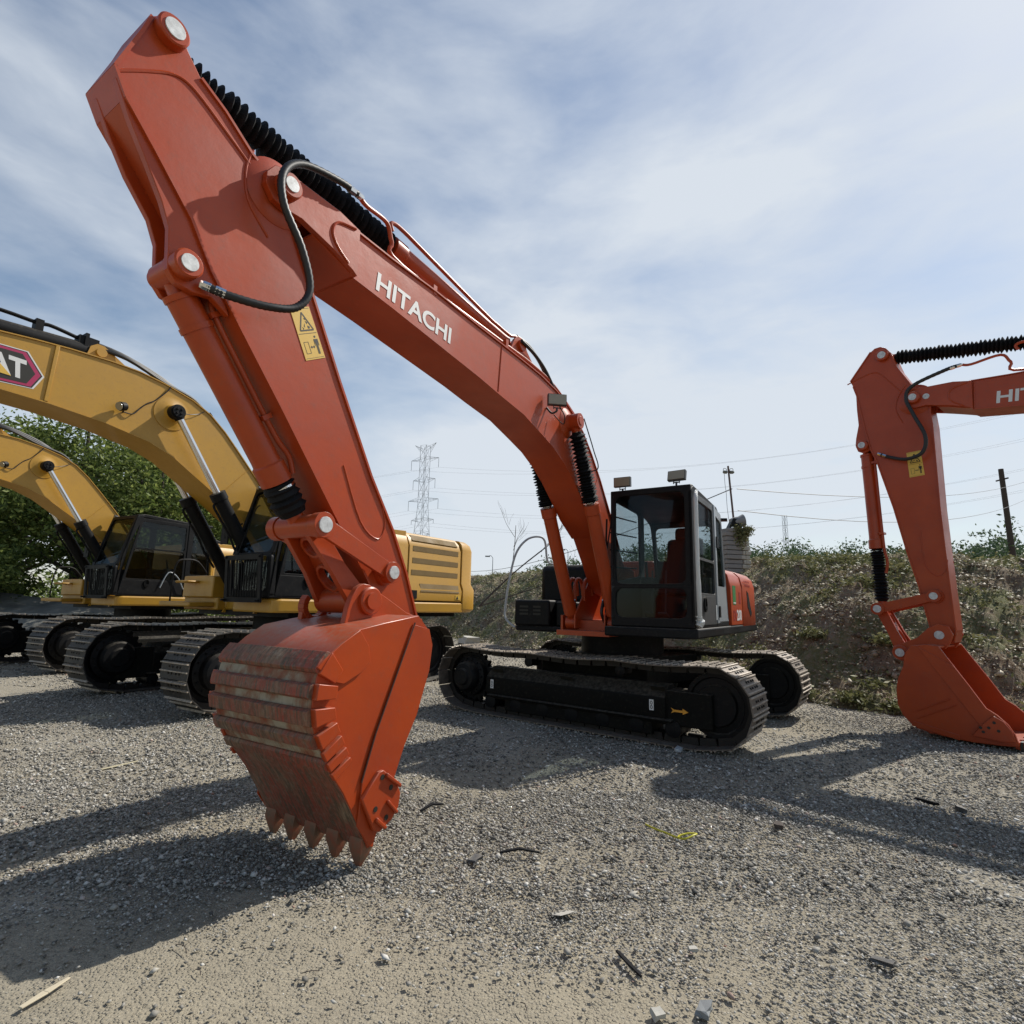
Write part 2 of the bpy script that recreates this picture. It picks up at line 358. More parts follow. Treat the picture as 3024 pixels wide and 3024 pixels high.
def undercarriage(root, rz, Lt, G, w, R, pitch, spr, mshoe, arrow=True, chain=True, frame_mat='frame'):
    """tracks, side frames and centre body, rotated rz against the upper structure; spr = end (+1/-1) of the sprocket"""
    def T(o):
        o.rotation_euler = (0,0,rz); return o
    H = Lt/2; rc = R+.0
    for s in (-1, 1):
        yc = s*(G/2-w/2); y0 = yc-w/2
        path = []                                                   # clockwise seen from -y: start bottom
        zc = rc+.012; cx = H-rc
        top = 2*rc+.0
        bot = [(cx-.18-i*(2*cx-.36)/10, .028) for i in range(11)]
        lft = arc((-cx, zc), rc-.028, 245, 95, 12)
        mid = []
        for i in range(1, 16):
            q = i/16; x = -cx+2*cx*q; sag = -.05*math.sin(PI*((q*3)%1)) - .035*math.sin(PI*q)
            mid.append((x, zc+rc-.03+sag*.55))
        rgt = arc((cx, zc), rc-.028, 85, -65, 12)
        path = bot+lft+mid+rgt
        t = T(track('track', path, w, y0, pitch, mshoe, root, grouser=.026 if R < .5 else .038, bars=((-.86,1),(.0,.85),(.82,.85)) if R < .5 else ((-.80,1),(.12,.8))))
        f = MB()                                                    # side frame: box with sloping top
        prof = [(yc-.17*1, .20), (yc+.17, .20), (yc+.20, .30), (yc+.20, .47), (yc+.06, .60), (yc-.06, .60), (yc-.20, .47), (yc-.20, .30)]
        f.prism([(p[0], p[1]*R/.43) for p in prof], -cx+.38, cx-.50, ax='x')
        f.obox((-s*0, yc, .25), (cx-.42, 0, 0), (0, .235, 0), (0, 0, .012))
        f.prism([(yc-.16, .2), (yc+.16, .2), (yc+.16, .55*R/.43), (yc-.16, .55*R/.43)], cx-.52, cx-.02, ax='x')
        fr = T(f.build('track_frame', M[frame_mat], root, bevel=.012))
        gd = MB(); gd.prism([(yc-.165,.075),(yc+.165,.075),(yc+.165,.205),(yc-.165,.205)], -cx*.60, cx*.60, ax='x'); gd.build('roller_guard', M[frame_mat], fr, bevel=.01)
        for xx in (-.75, -.05, .72):
            hb = MB(); hb.obox((xx*cx*.9, yc-.13, .537*R/.43), (.085,0,0), (0,.055,-.05), (0,.002,.003)); hb.build('frame_opening', M['ink'], fr)
            hb = MB(); hb.obox((xx*cx*.9, yc+.13, .537*R/.43), (.085,0,0), (0,.055,.05), (0,-.002,.003)); hb.build('frame_opening', M['ink'], fr)
        def wheel(nm, x, z, r, wd, prof=None, mt='black'):
            b = MB(); h = wd/2; pr = prof or [(0, r*.5), (.01, r), (wd*.3, r), (wd*.36, r*.86), (wd*.64, r*.86), (wd*.7, r), (wd-.01, r), (wd, r*.5)]
            b.lathe((x, yc-h, z), (x, yc+h, z), pr, 32); return b.build(nm, M[mt], fr)
        xs = spr*cx; rs = rc-.11
        sp = MB(); n = 21                                           # sprocket: toothed disc and final drive housing
        tooth = []
        for i in range(n*4):
            a = 2*PI*i/(n*4); rr = rs+.025 if i % 4 in (0, 1) else rs-.02
            tooth.append((xs+rr*math.cos(a), zc+rr*math.sin(a)))
        sp.prism(tooth, yc-.03, yc+.03)
        for q in (-1, 1):
            sp.lathe((xs, yc, zc), (xs, yc+q*.27, zc), [(.03, rs*.82), (.10, rs*.80), (.12, rs*.62), (.20, rs*.60), (.235, rs*.52), (.245, rs*.36), (.27, rs*.30)], 32)
            for i in range(14):
                a = 2*PI*i/14; sp.cyl((xs+rs*.7*math.cos(a), yc+q*.10, zc+rs*.7*math.sin(a)), (xs+rs*.7*math.cos(a), yc+q*.125, zc+rs*.7*math.sin(a)), .014, n=6)
        sp.build('sprocket', M['black'], fr)
        wheel('idler', -spr*cx, zc, rs+.015, .2, [(0, rs*.25), (.0, rs*.62), (.03, rs*.66), (.035, rs*.84), (.012, rs*.88), (.012, rs), (.06, rs+.015), (.14, rs+.015), (.188, rs), (.188, rs*.88), (.165, rs*.84), (.17, rs*.66), (.2, rs*.62), (.2, rs*.25)])
        for i in range(7): wheel('track_roller', -cx*.74+i*cx*1.48/6, .165, .085, .36)
        for i in (-.34, .30): wheel('carrier_roller', i*cx*1.2, 2*rc-.16, .06, .22)
    b = MB()                                                        # X-shaped centre body
    yi = G/2-w-.02
    b.prism([(-.75,-yi),(-.35,-.35),(-.62,-.30),(-.62,.30),(-.75,yi),(-.45,yi+.1),(.45,yi+.1),(.75,yi),(.62,.30),(.62,-.30),(.75,-yi),(.45,-yi-.1),(-.45,-yi-.1)], .42*R/.43, .78*R/.43, ax='z')
    T(b.build('centre_body', M[frame_mat], root, bevel=.02))
    c = MB(); c.lathe((0,0,.70*R/.43), (0,0,1.10*R/.43), [(0,.62),(.08,.62),(.1,.56),(.4*R/.43,.56)], 48)
    c.build('slewing_ring', M['black'], root)

def decal_poly(name, pts3, m, parent, th=(0,.002,0)):
    b = MB(); b.slab(pts3, th); return b.build(name, m, parent, smooth=0)

def arm_group(root, TA, arm_poly, pts, tc, hw, mp, bucket, full=True):
    """arm, links and bucket.  pts = dict of pins in final coordinates"""
    A, Bp, Lp, Hp, K, G, T = (pts[k] for k in 'ABLHKGT')
    n0, n1 = tc-hw, tc+hw
    b = MB(); b.prism(arm_poly, n0+.006, n1-.006)
    arm = b.build('arm', mp, root, bevel=.006)
    # flange strips along front and rear edges
    return arm

def cyl_between(root, name, P0, P1, y, r, frac, mats, bell=None, rod_r=.04, eye=.075, gland=.0, eyew=.06, bell_r=(.085,.06), bellp=.055, squash=.3):
    """hydraulic cylinder: barrel end at P1, rod end at P0; barrel covers from frac to 1"""
    p0 = Vector((P0[0], y, P0[1])); p1 = Vector((P1[0], y, P1[1])); d = (p1-p0); l = d.length; d.normalize()
    b = MB(); b.lathe(p0, p1, [(frac*l, r*.85), (frac*l+.005, r*1.16), (frac*l+.12, r*1.16), (frac*l+.13, r*1.02), (frac*l+.16, r), (l-.13, r), (l-.10, r*.7), (l-.02, r*.6)], 26)
    b.cyl((p1.x, y-eyew, p1.z), (p1.x, y+eyew, p1.z), eye, n=24)
    o = b.build(name, mats[0], root)
    rb = MB(); rb.cyl(p0+d*.03, p0+d*(frac*l+.03), rod_r, n=20); rb.build('rod', mats[1], o)
    eb = MB(); eb.cyl((p0.x, y-eyew, p0.z), (p0.x, y+eyew, p0.z), eye, n=24); eb.lathe(p0, p1, [(.03, eye*.8), (.11, rod_r*1.3)], 16)
    eb.build('rod_eye', mats[2], o)
    if bell:
        bb = MB(); bellows(bb, p0, p1, bell_r[0], bell_r[1], bellp, eye+.03, frac*l-.005, squash); bb.build('bellows', M['rubber'], o, smooth=0)
        cb = MB(); cb.lathe(p0, p1, [(frac*l-.035, bell_r[1]*1.06), (frac*l-.02, bell_r[1]*1.06)], 20); cb.build('clamp', M['chrome'], o)
    return o

def bucket_parts(root, shell, lip, cutter, strips, sideb, ears, K, G, teeth, y0, y1, mp, mworn, ribs=(), band=None):
    """open bucket: shell polyline from top front round the back to the lip, lip = side edge of the opening"""
    b = MB(); b.strip(shell, .022, y0+.02, y1-.02)
    bk = b.build('bucket', [mp, M['worn']], root, bevel=.003)
    for (a, c) in ((y0, y0+.028), (y1-.028, y1)):
        s = MB(); s.prism(shell+lip, a, c); s.build('side_plate', mp, bk, bevel=.004)
    # raised edge band of the opening
    for (a, c) in ((y0-.012, y0+.0), (y1, y1+.012)):
        if not band: break
        e = MB(); e.prism(lip+band, a, c); e.build('edge_band', mp, bk, bevel=.003)
    # wear strips across the back
    acc = [0]
    for i in range(len(shell)-1): acc.append(acc[-1]+(Vector(shell[i+1])-Vector(shell[i])).length)
    def at(s):
        for i in range(len(shell)-1):
            if s <= acc[i+1] or i == len(shell)-2:
                t = (s-acc[i])/(acc[i+1]-acc[i]); a = Vector(shell[i]); c = Vector(shell[i+1]); d = (c-a).normalized()
                return a+(c-a)*t, d
    for (s0, s1, h) in strips:
        w = MB(); a, da = at(s0+.006); c, dc = at(s1-.006); na = Vector((-da.y, da.x)); nc = Vector((-dc.y, dc.x)); m_, dm = at((s0+s1)/2); nm = Vector((-dm.y, dm.x))
        w.prism([tuple(a-na*.004), tuple(m_-nm*.004), tuple(c-nc*.004), tuple(c+nc*h*.5), tuple(c-dc*.012+nc*h), tuple(m_+nm*h), tuple(a+da*.012+na*h), tuple(a+na*h*.5)], y0-.004, y1+.006); w.build('wear_strip', mworn, bk, bevel=.002, smooth=12)
    # thin scraped skin of the back between the strips
    for (sa, sb_, mm_) in ((strips[0][0], strips[-1][1], M['dusty'] if mworn is M['worn'] else mworn), (strips[-1][1]+.001, acc[-1], mworn)):
        sk = MB(); sk.strip([tuple(at(s)[0]) for s in np.linspace(sa, sb_, 20)], -.004, y0+.005, y1-.005); sk.build('back_plate', mm_, bk)
    for (s0, s1, dep, hh) in sideb:
        a, da = at(s0+.004); c, dc = at(s1-.004); na = Vector((da.y, -da.x)); nc = Vector((dc.y, -dc.x))
        for (q0, q1) in ((y1-.002, y1+hh), (y0-hh, y0+.002)):
            sd = MB(); sd.prism([tuple(a-na*.012), tuple(c-nc*.012), tuple(c+nc*dep), tuple(a+na*dep)], q0, q1); sd.build('side_wear_block', mp, bk, bevel=.004)
    for (q0, q1, sg) in ((y1+.014, y1+.040, 1), (y0-.040, y0-.014, -1)):
        c = MB(); c.prism(cutter['poly'], q0, q1)
        for r_ in cutter['ribs']: c.prism(r_, q1 if sg > 0 else q0-.02, q1+.02 if sg > 0 else q0)
        sc = c.build('side_cutter', mp, bk, bevel=.006)
        hb = MB()
        for h_ in cutter['holes']:
            hb = MB(); y = q1+.001 if sg > 0 else q0-.003
            hb.cyl((h_[0], y, h_[1]), (h_[0], y+.002, h_[1]), .015, n=14); hb.build('bolt_hole', M['ink'], sc)
    for t in teeth:
        tb = MB(); a, n_, tipv = t['base'], t['dir'], t['len']
        d = Vector(t['dir']).normalized(); nrm = Vector((-d.y, d.x)); yc = t['y']; p = Vector(t['base'])
        def ringq(s, hw, ht, off=0): 
            c = p+d*s+nrm*off; return [(c.x-nrm.x*ht, yc-hw, c.y-nrm.y*ht), (c.x-nrm.x*ht, yc+hw, c.y-nrm.y*ht), (c.x+nrm.x*ht, yc+hw, c.y+nrm.y*ht), (c.x+nrm.x*ht, yc-hw, c.y+nrm.y*ht)]
        secs = [ringq(-.10,.036,.030), ringq(-.03,.046,.044), ringq(.03,.049,.046), ringq(tipv*.72,.030,.022), ringq(tipv,.016,.008)]
        vs = [v for s_ in secs for v in s_]; fs = [(0,1,2,3), tuple(4*(len(secs)-1)+k for k in (3,2,1,0))]
        for i in range(len(secs)-1):
            for k in range(4): fs.append((4*i+k, 4*i+(k+1)%4, 4*i+4+(k+1)%4, 4*i+4+k))
        tb.add(vs, fs)
        c = p+d*.0; tb.cyl((c.x, yc-.056, c.y), (c.x, yc+.056, c.y), .013, n=12)
        tb.build('tooth', M['tooth'] if mworn is M['worn'] else mp, bk, bevel=.005)
        gb = MB(); c = p+d*(-.045)
        gb.obox((c.x, yc, c.y), (d.x*.012,0,d.y*.012), (0,.056,0), (nrm.x*.047,0,nrm.y*.047)); gb.build('adapter_gap', M['ink'], bk)
    for (q0, q1) in ears['t']:
        e = MB(); e.prism(ears['poly'], q0, q1); e.build('bucket_ear', mp, bk, bevel=.004)
        yo = q1 if q0 > (y0+y1)/2-.08 else q0
        sg = 1 if yo == q1 else -1
        bb = MB(); bb.lathe((K[0], yo, K[1]), (K[0], yo+sg*.03, K[1]), [(0,.088),(.022,.088),(.03,.078)], 26); bb.cyl((K[0], yo+sg*.028, K[1]), (K[0], yo+sg*.045, K[1]), .052, n=24)
        bb.build('ear_boss', mp, bk)
    for r_ in ribs:
        rb = MB(); rb.tube([(p[0], y1+.011, p[1]) for p in r_], .005, 6, 1); rb.build('weld_seam', M['bark2'] if mworn is M['worn'] else mp, bk)
    return bk

def linkage(root, pts, tc, mp, silver, capK=True):
    A, Bp, Lp, Hp, K, G, T = (pts[k] for k in 'ABLHKGT')
    for s in (-1, 1):                                               # side links from the arm to the cylinder pin
        b = MB(); y0 = tc+s*.185; y1 = tc+s*.215
        d = (Vector(Hp)-Vector(Lp)); l = d.length; d.normalize(); n = Vector((-d.y, d.x))
        q0 = Vector(Lp); q1 = Vector(Hp)
        b.prism([tuple(q0+n*.052), tuple(q1+n*.058), tuple(q1-n*.058), tuple(q0-n*.052)], min(y0,y1), max(y0,y1))
        for q, r in ((q0, .072), (q1, .077)):
            b.cyl((q.x, tc+s*.165, q.y), (q.x, tc+s*.235, q.y), r, n=26)
        lk = b.build('side_link', mp, root, bevel=.004)
        for q, r in ((q0, .044), (q1, .048)): c = MB(); c.cyl((q.x, tc+s*.23, q.y), (q.x, tc+s*.244, q.y), r, n=26); c.build('pin', silver, lk, bevel=.003)
    b = MB(); d = (Vector(K)-Vector(Hp)); l = d.length; d.normalize(); n = Vector((-d.y, d.x)); H2 = Vector(Hp)
    for s in (-1, 1):
        ya, yb = tc+s*.085, tc+s*.125; yc_, yd = tc+s*.13, tc+s*.175
        def sec(t, w, y): 
            c = H2+d*t; return [(c.x+n.x*w, y, c.y+n.y*w), (c.x-n.x*w, y, c.y-n.y*w)]
        vs = sec(.02,.06,ya)+sec(.02,.06,yb)+sec(l*.55,.055,ya+s*.02)+sec(l*.55,.055,yb+s*.02)+sec(l,.075,yc_)+sec(l,.075,yd)
        fs = [(0,1,3,2),(8,9,11,10)]
        for i in (0, 4): fs += [(i,i+1,i+5,i+4),(i+2,i+3,i+7,i+6),(i,i+2,i+6,i+4),(i+1,i+3,i+7,i+5)]
        b.add(vs, fs)
    b.cyl((Hp[0], tc-.16, Hp[1]), (Hp[0], tc+.16, Hp[1]), .07, n=24)
    b.cyl((K[0], tc-.175, K[1]), (K[0], tc+.175, K[1]), .082, n=26)
    # web with two oval openings
    def W(s_, t_): c = H2+d*s_-n*.01; return (c.x, tc+t_, c.y)
    k = 24
    for (s0, s1, h0, h1, w0, w1) in ((.05, l*.42, l*.26, .055, .085, .095), (l*.42, l-.05, l*.68, .065, .095, .135)):
        cs = (s0+s1)/2; hs = (s1-s0)/2
        outer = []; inner = []
        for i in range(k):
            a = 2*PI*i/k; ca, sa = math.cos(a), math.sin(a); m_ = max(abs(ca), abs(sa))
            ox, oy = ca/m_, sa/m_; ww = w0+(w1-w0)*(ox*.5+.5)
            outer.append(W(cs+ox*hs, oy*ww)); inner.append(W(h0+ca*hs*.62, sa*h1))
        b.ring(outer, inner, (n.x*-.03, 0, n.y*-.03))
        b.ring([W(h0+math.cos(2*PI*i/k)*(hs*.62+.02), math.sin(2*PI*i/k)*(h1+.02)) for i in range(k)], [W(h0+math.cos(2*PI*i/k)*hs*.62, math.sin(2*PI*i/k)*h1) for i in range(k)], (n.x*.025, 0, n.y*.025))
    o = b.build('bucket_link', mp, root, bevel=.003)
    return o
# ------------------------------------------------------------------ orange excavator: shared profiles (metres, machine frame)
TC = .03
ARM_MAIN = [(6.679,3.839),(6.60,4.10),(6.567,4.23),(6.535,4.269),(6.471,4.294),(6.426,4.277),(6.382,4.204),(6.308,4.113),(6.166,4.034),(5.997,3.904),(5.87,3.84),(5.76,3.72),(5.69,3.58),(5.521,3.27),(5.272,2.806),(4.951,2.244),(4.725,1.911),(4.57,1.626),(4.436,1.309),(4.45,1.20),(4.50,1.12),(4.60,1.09),(4.69,1.14),(4.74,1.27),(4.93,1.55),(5.366,2.11),(5.66,2.49),(5.922,2.817),(6.137,3.087),(6.271,3.315),(6.466,3.548),(6.617,3.72)]
PTS_MAIN = dict(A=(5.823,3.771), T=(6.479,4.209), B=(6.275,3.048), L=(4.783,1.609), H=(5.37,1.856), K=(5.007,1.417), G=(4.592,1.212))
BRK_MAIN = [(6.665,3.795),(6.59,3.64),(6.50,3.488),(6.41,3.329),(6.362,3.213),(6.352,3.10),(6.345,3.00),(6.30,2.95),(6.22,2.94),(6.12,2.96),(6.02,2.90),(6.10,3.10),(6.30,3.38)]
SHELL_MAIN = [(4.846,1.333),(5.129,1.293),(5.33,1.258),(5.445,1.188),(5.545,1.105),(5.586,1.03),(5.600,.95),(5.604,.866),(5.585,.78),(5.558,.715),(5.52,.655),(5.450,.535),(5.365,.425),(5.24,.221),(5.165,.095)]
LIP_MAIN = [(5.140,.095),(5.09,.24),(5.007,.403),(4.93,.577),(4.832,.741),(4.734,.994),(4.714,1.148),(4.751,1.248)]
CUT_MAIN = dict(poly=[(5.150,.485),(5.115,.49),(5.007,.403),(4.972,.335),(4.985,.26),(5.03,.21),(5.124,.170),(5.165,.19),(5.265,.37)],
                ribs=[[(5.10,.475),(4.985,.39),(4.99,.37),(5.11,.455)], [(5.08,.33),(5.0,.25),(5.01,.235),(5.09,.315)], [(5.16,.26),(5.08,.19),(5.10,.18),(5.17,.24)]],
                holes=[(5.125,.455),(5.165,.30),(5.055,.385),(5.08,.235)])
EAR_MAIN = [(5.195,1.27),(5.175,1.37),(5.150,1.44),(5.109,1.500),(5.06,1.523),(5.01,1.518),(4.949,1.485),(4.817,1.422),(4.66,1.345),(4.50,1.30),(4.46,1.21),(4.50,1.12),(4.60,1.08),(4.80,1.16),(4.846,1.30),(5.05,1.285)]
BOOM = [(5.78,3.93),(5.622,3.885),(5.434,3.885),(5.289,3.858),(4.937,3.845),(4.452,3.844),(3.856,3.815),(3.492,3.805),(3.146,3.794),(2.76,3.775),(2.408,3.724),(2.154,3.656),(1.974,3.577),(1.739,3.443),(1.491,3.225),(1.231,2.95),(0.931,2.574),(.62,2.15),(.30,1.80),(.30,1.62),(.44,1.55),(.62,1.60),(.80,1.72),(.95,1.93),(1.23,2.26),(1.55,2.45),(1.834,2.685),(2.016,2.833),(2.232,2.966),(2.478,3.082),(2.745,3.162),(3.095,3.26),(3.529,3.317),(3.833,3.364),(4.424,3.434),(4.909,3.491),(5.267,3.526),(5.462,3.587),(5.731,3.64),(5.86,3.66),(5.945,3.74),(5.93,3.84),(5.87,3.90)]
FOOT = (.46,1.72)

def flange(mb, poly, i0, i1, y0, y1, th=.012, over=.012):
    seg = poly[i0:i1+1]
    mb.strip(seg, th, y0-over, y1+over)

def boom_arm(root, TA, TB, TK, arm_poly, brk, pts, mp, silver, label_side=True, text=True, cat=False):
    n0, n1 = TC-.14, TC+.14
    # ---- arm
    b = MB(); b.prism(arm_poly, n0, n1); arm = b.build('arm', mp, root, bevel=.004)
    fl = MB(); cxy = Vector((sum(p[0] for p in arm_poly)/len(arm_poly), sum(p[1] for p in arm_poly)/len(arm_poly)))
    n = len(arm_poly)
    for i in range(n):
        a = Vector(arm_poly[i]); c = Vector(arm_poly[(i+1)%n]); d = (c-a)
        if d.length < .12: continue
        d2 = d.normalized(); nn = Vector((d2.y, -d2.x))
        if nn.dot((a+c)/2-cxy) < 0: nn = -nn
        fl.prism([tuple(a-nn*.010), tuple(c-nn*.010), tuple(c+nn*.006), tuple(a+nn*.006)], n0-.012, n1+.012)
    fl.build('arm_flange', mp, arm)
    for (s, y0, y1) in ((1, n1-.045, n1-.005), (-1, n0+.035, n0+.07)):
        k = MB(); k.prism([(q[0]-(.035 if s < 0 and q[1] < pts['B'][1]+.35 else 0), q[1]) for q in brk] if TK else brk, y0, y1); k.build('cylinder_bracket', mp, arm, bevel=.004)
    A, Bp, Lp, Hp, K, G, T = (pts[k] for k in 'ABLHKGT')
    for s in (1, -1):
        pin_cap(arm, T, TC+s*.20, .049, .076, TC+s*.12, silver, mp, side=s)
        pin_cap(arm, Bp, TC+(.20 if s > 0 else -.12), .043, .072 if s > 0 else .056, TC+s*.08, silver, mp, side=s)
        rb = MB(); rb.lathe((A[0],TC+s*.135,A[1]), (A[0],TC+s*.175,A[1]), [(0,.20),(.008,.20),(.04,.13)], 36); rb.build('pin_collar', mp, arm)
        wb = MB(); wb.lathe((Lp[0],TC+s*.135,Lp[1]), (Lp[0],TC+s*.17,Lp[1]), [(0,.09),(.035,.085)], 26); wb.build('arm_boss', mp, arm); wb = MB()
        wb.lathe((G[0],TC+s*.12,G[1]), (G[0],TC+s*.175,G[1]), [(0,.12),(.05,.115)], 26)
        wb.build('arm_boss', mp, arm)
    for s in (1, -1):                                               # weld beads under the head plate and on the lower end
        y = TC+s*.141; w = MB()
        w.tube([TA.d3((6.665,3.825), y), TA.d3((6.55,3.93), y), TA.d3((6.43,4.02), y), TA.d3((6.33,4.02), y), TA.d3((6.15,3.92), y), TA.d3((5.95,3.80), y)], .008, 6, 4); w.build('weld_seam', mp, arm); w = MB()
        w.tube([TA.d3((5.19,2.27), y), TA.d3((5.02,1.93), y), TA.d3((4.86,1.83), y), TA.d3((4.80,1.93), y), TA.d3((4.83,2.05), y)], .006, 6, 4); w.build('weld_seam', mp, arm); w = MB()
        w.tube([TA.d3((5.99,3.93), y), TA.d3((6.02,3.80), y), TA.d3((5.99,3.62), y), TA.d3((5.85,3.47), y)], .008, 6, 4); w.build('weld_seam', mp, arm)
    # ---- bucket cylinder
    def cb(name, P0, P1, y, r, frac, **kw): return cyl_between(root, name, P0, P1, y, r, frac, (mp if not cat else M['black'], M['chrome'], mp), **kw)
    d = Vector(Hp)-Vector(Bp); 
    bc = cb('bucket_cylinder', Hp, Bp, TC, .080, .20 if TK else .36, bell=True, rod_r=.04, eye=.066, eyew=.08, bell_r=(.088,.060) if not TK else (.098,.085), bellp=.045)
    pb = MB(); dv = (Vector(Hp)-Vector(Bp)).normalized(); nv = Vector((-dv.y, dv.x))
    if nv.x > 0: nv = -nv
    def Q(t, o, y): c = Vector(Bp)+dv*t+nv*o; return (c.x, y, c.y)
    ln = (Vector(Hp)-Vector(Bp)).length
    pb.tube([Q(-.02,.12,TC+.05), Q(.12,.15,TC+.05), Q(.22,.10,TC+.05), Q(.5,.095,TC+.05), Q(ln*.62,.098,TC+.05), Q(ln*.72,.12,TC+.05), Q(ln*.79,.09,TC+.05)], .017, 10, 5)
    for q in (.24, ln*.55): pb.obox(Q(q,.09,TC+.03), (dv.x*.014,0,dv.y*.014), (0,.05,0), (nv.x*.03,0,nv.y*.03))
    for q in (.10, .26): pb.lathe(Q(q,0,TC), Q(q+.03,0,TC), [(0,.088),(.03,.088)], 24)
    pb.build('cylinder_pipe', mp, bc)
    # ---- boom
    BP = TB.P(BOOM); b0, b1 = TC-.185, TC+.185
    b = MB(); b.prism(BP[3:37], b0, b1); boom = b.build('boom', mp, root, bevel=.004)
    nb = MB()                                                       # forked nose either side of the arm
    nose = TB.P([(5.262,3.853),(5.289,3.858),(5.434,3.885),(5.60,3.885),(5.74,3.885),(5.82,3.898),(5.90,3.87),(5.945,3.80),(5.945,3.73),(5.89,3.66),(5.82,3.645),(5.70,3.655),(5.462,3.600),(5.30,3.545),(5.262,3.52)])
    for (y0, y1) in ((TC-.225, TC-.182), (TC+.182, TC+.225)): nb.prism(nose, y0, y1)
    for q_ in ([(5.26,3.845),(5.62,3.872),(5.62,3.885),(5.26,3.858)], [(5.26,3.527),(5.462,3.587),(5.60,3.625),(5.60,3.64),(5.462,3.602),(5.26,3.542)]): nb.prism(TB.P(q_), TC-.19, TC+.19)
    nb.build('boom_nose', mp, boom, bevel=.004)
    fl = MB(); n = len(BP)
    for (i0, i1) in ((3, 17), (24, 36)):
        fl.strip(BP[i0:i1+1], .012, b0-.014, b1+.014)
    fl.build('boom_flange', mp, boom)
    for s in (1, -1):
        pin_cap(boom, pts['A'], TC+s*.285, .044, .076, TC+s*.21, silver, mp, side=s)
        # boom cylinder pin boss
        R = TB((2.15,3.44)); bb = MB(); bb.lathe((R[0],TC+s*.18,R[1]), (R[0],TC+s*.25,R[1]), [(0,.17),(.01,.165),(.04,.095),(.07,.088)], 30)
        bb.build('pin_boss', mp, boom)
        w = MB(); y = TC+s*.187
        w.tube([TB.d3((5.245,3.845),y), TB.d3((5.255,3.53),y)], .008, 6, 1); w.build('weld_seam', mp, boom)
        for sm in ([(3.49,3.79),(3.53,3.33)], [(1.30,2.98),(1.62,2.52)]): w = MB(); w.tube([TB.d3(q, y) for q in sm], .006, 6, 1); w.build('weld_seam', mp, boom)
        w = MB(); w.tube([TB.d3(q, y+s*.04) for q in ((5.30,3.84),(5.44,3.80),(5.48,3.72),(5.44,3.64),(5.34,3.57))], .009, 6, 4); w.build('weld_seam', mp, boom)
    for k_, yy in enumerate((.10,.16)):
        h_ = MB(); h_.tube([TB.d3(q, TC+yy) for q in ((3.10,4.085-.06*k_),(2.87,4.085-.09*k_),(2.65,4.01-.09*k_),(2.49,3.90-.08*k_),(2.34,3.74-.04*k_),(2.25,3.69))], .019, 10, 6); h_.build('hydraulic_hose', M['hose'], boom)
    kb = MB(); C = TB((3.05,4.00))                                  # arm cylinder bracket on the boom top
    for s in (1, -1): kb.prism(TB.P([(3.30,3.78),(3.16,4.03),(3.11,4.075),(3.04,4.09),(2.97,4.06),(2.92,3.99),(2.60,3.75)]), min(TC+s*.09,TC+s*.12), max(TC+s*.09,TC+s*.12))
    kb.cyl((C[0],TC-.15,C[1]), (C[0],TC+.15,C[1]), .06, n=24); kb.build('cylinder_bracket', mp, boom, bevel=.003)
    # hydraulic pipes on the boom top and their clamps
    pp = MB()
    PIPE1 = [TB.d3(q, TC+.10) for q in ((3.05,4.085),(3.14,4.07),(3.24,4.04),(3.46,4.05),(3.60,4.06),(4.20,4.145),(4.58,4.20),(4.72,4.22),(4.83,4.225),(4.88,4.20),(4.86,4.15))]
    PIPE1 = [TB.d3(q, TC+.10) for q in ((3.05,4.085),(3.14,4.07),(3.24,4.04),(3.46,4.05),(3.60,4.06),(4.20,4.145),(4.58,4.20),(4.72,4.22),(4.83,4.225),(4.88,4.20),(4.86,4.15))]
    for k, yy in enumerate((.10, .155)):
        pp.tube(PIPE1 if k == 0 else
                [TB.d3((1.9,3.62),TC+yy), TB.d3((2.4,3.80),TC+yy), TB.d3((2.9,3.86),TC+yy), TB.d3((3.5,3.865),TC+yy), TB.d3((4.8,3.885),TC+yy), TB.d3((4.92,4.0),TC+yy+.01), TB.d3((5.0,4.10),TC+yy+.03), TB.d3((5.25,4.04),TC+.25), TB.d3((5.33,4.05),TC+.27)], .016, 10, 5)
    for u in (3.4, 4.45): pp.box(TB((u,0))[0]-.02, TB((u,0))[0]+.02, TC+.06, TC+.19, TB((u,3.82))[1], TB((u,3.9))[1])
    pp.build('boom_pipe', mp if not cat else M['black'], boom)
    if text:
        o = TB((5.062,3.545)); e = TB((4.24,3.492)); u = TB((5.050,3.680)); ll = math.hypot(e[0]-o[0], e[1]-o[1])
        t = text_mesh('brand_lettering', 'HITACHI', (o[0],TC+.187,o[1]), (e[0]-o[0],0,e[1]-o[1]), (u[0]-o[0]+.0,0,u[1]-o[1]), .142*TB.k, ll, M['white'], boom, bold=.025)
    if label_side:
        y = TC+.1415; f = lambda p: TA.d3(p, y)
        P0, P1, P2, P3 = (5.674,3.120),(5.545,3.190),(5.395,2.918),(5.530,2.843)
        def at(a, c, dy=0): # a: 0 left..1 right, c: 0 top..1 bottom
            x = (1-c)*((1-a)*P0[0]+a*P1[0])+c*((1-a)*P3[0]+a*P2[0]); z = (1-c)*((1-a)*P0[1]+a*P1[1])+c*((1-a)*P3[1]+a*P2[1]); q = TA((x,z)); return (q[0], y+dy, q[1])
        lb = decal_poly('warning_label', [at(0,0),at(1,0),at(1,1),at(0,1)], M['warn'], arm, (0,.0015,0))
        k = MB(); dy = .0022
        def line(a, c, w=.006):
            a = Vector(at(*a, dy)); c = Vector(at(*c, dy)); d = (c-a).normalized(); nn = Vector((-d.z,0,d.x))*w/2; k.add([a-nn,c-nn,c+nn,a+nn], [(0,1,2,3)])
        def poly(ps): k.add([at(*p, dy) for p in ps], [tuple(range(len(ps)))])
        tri = [(.50,.10),(.12+.06,.44),(.86,.44)]
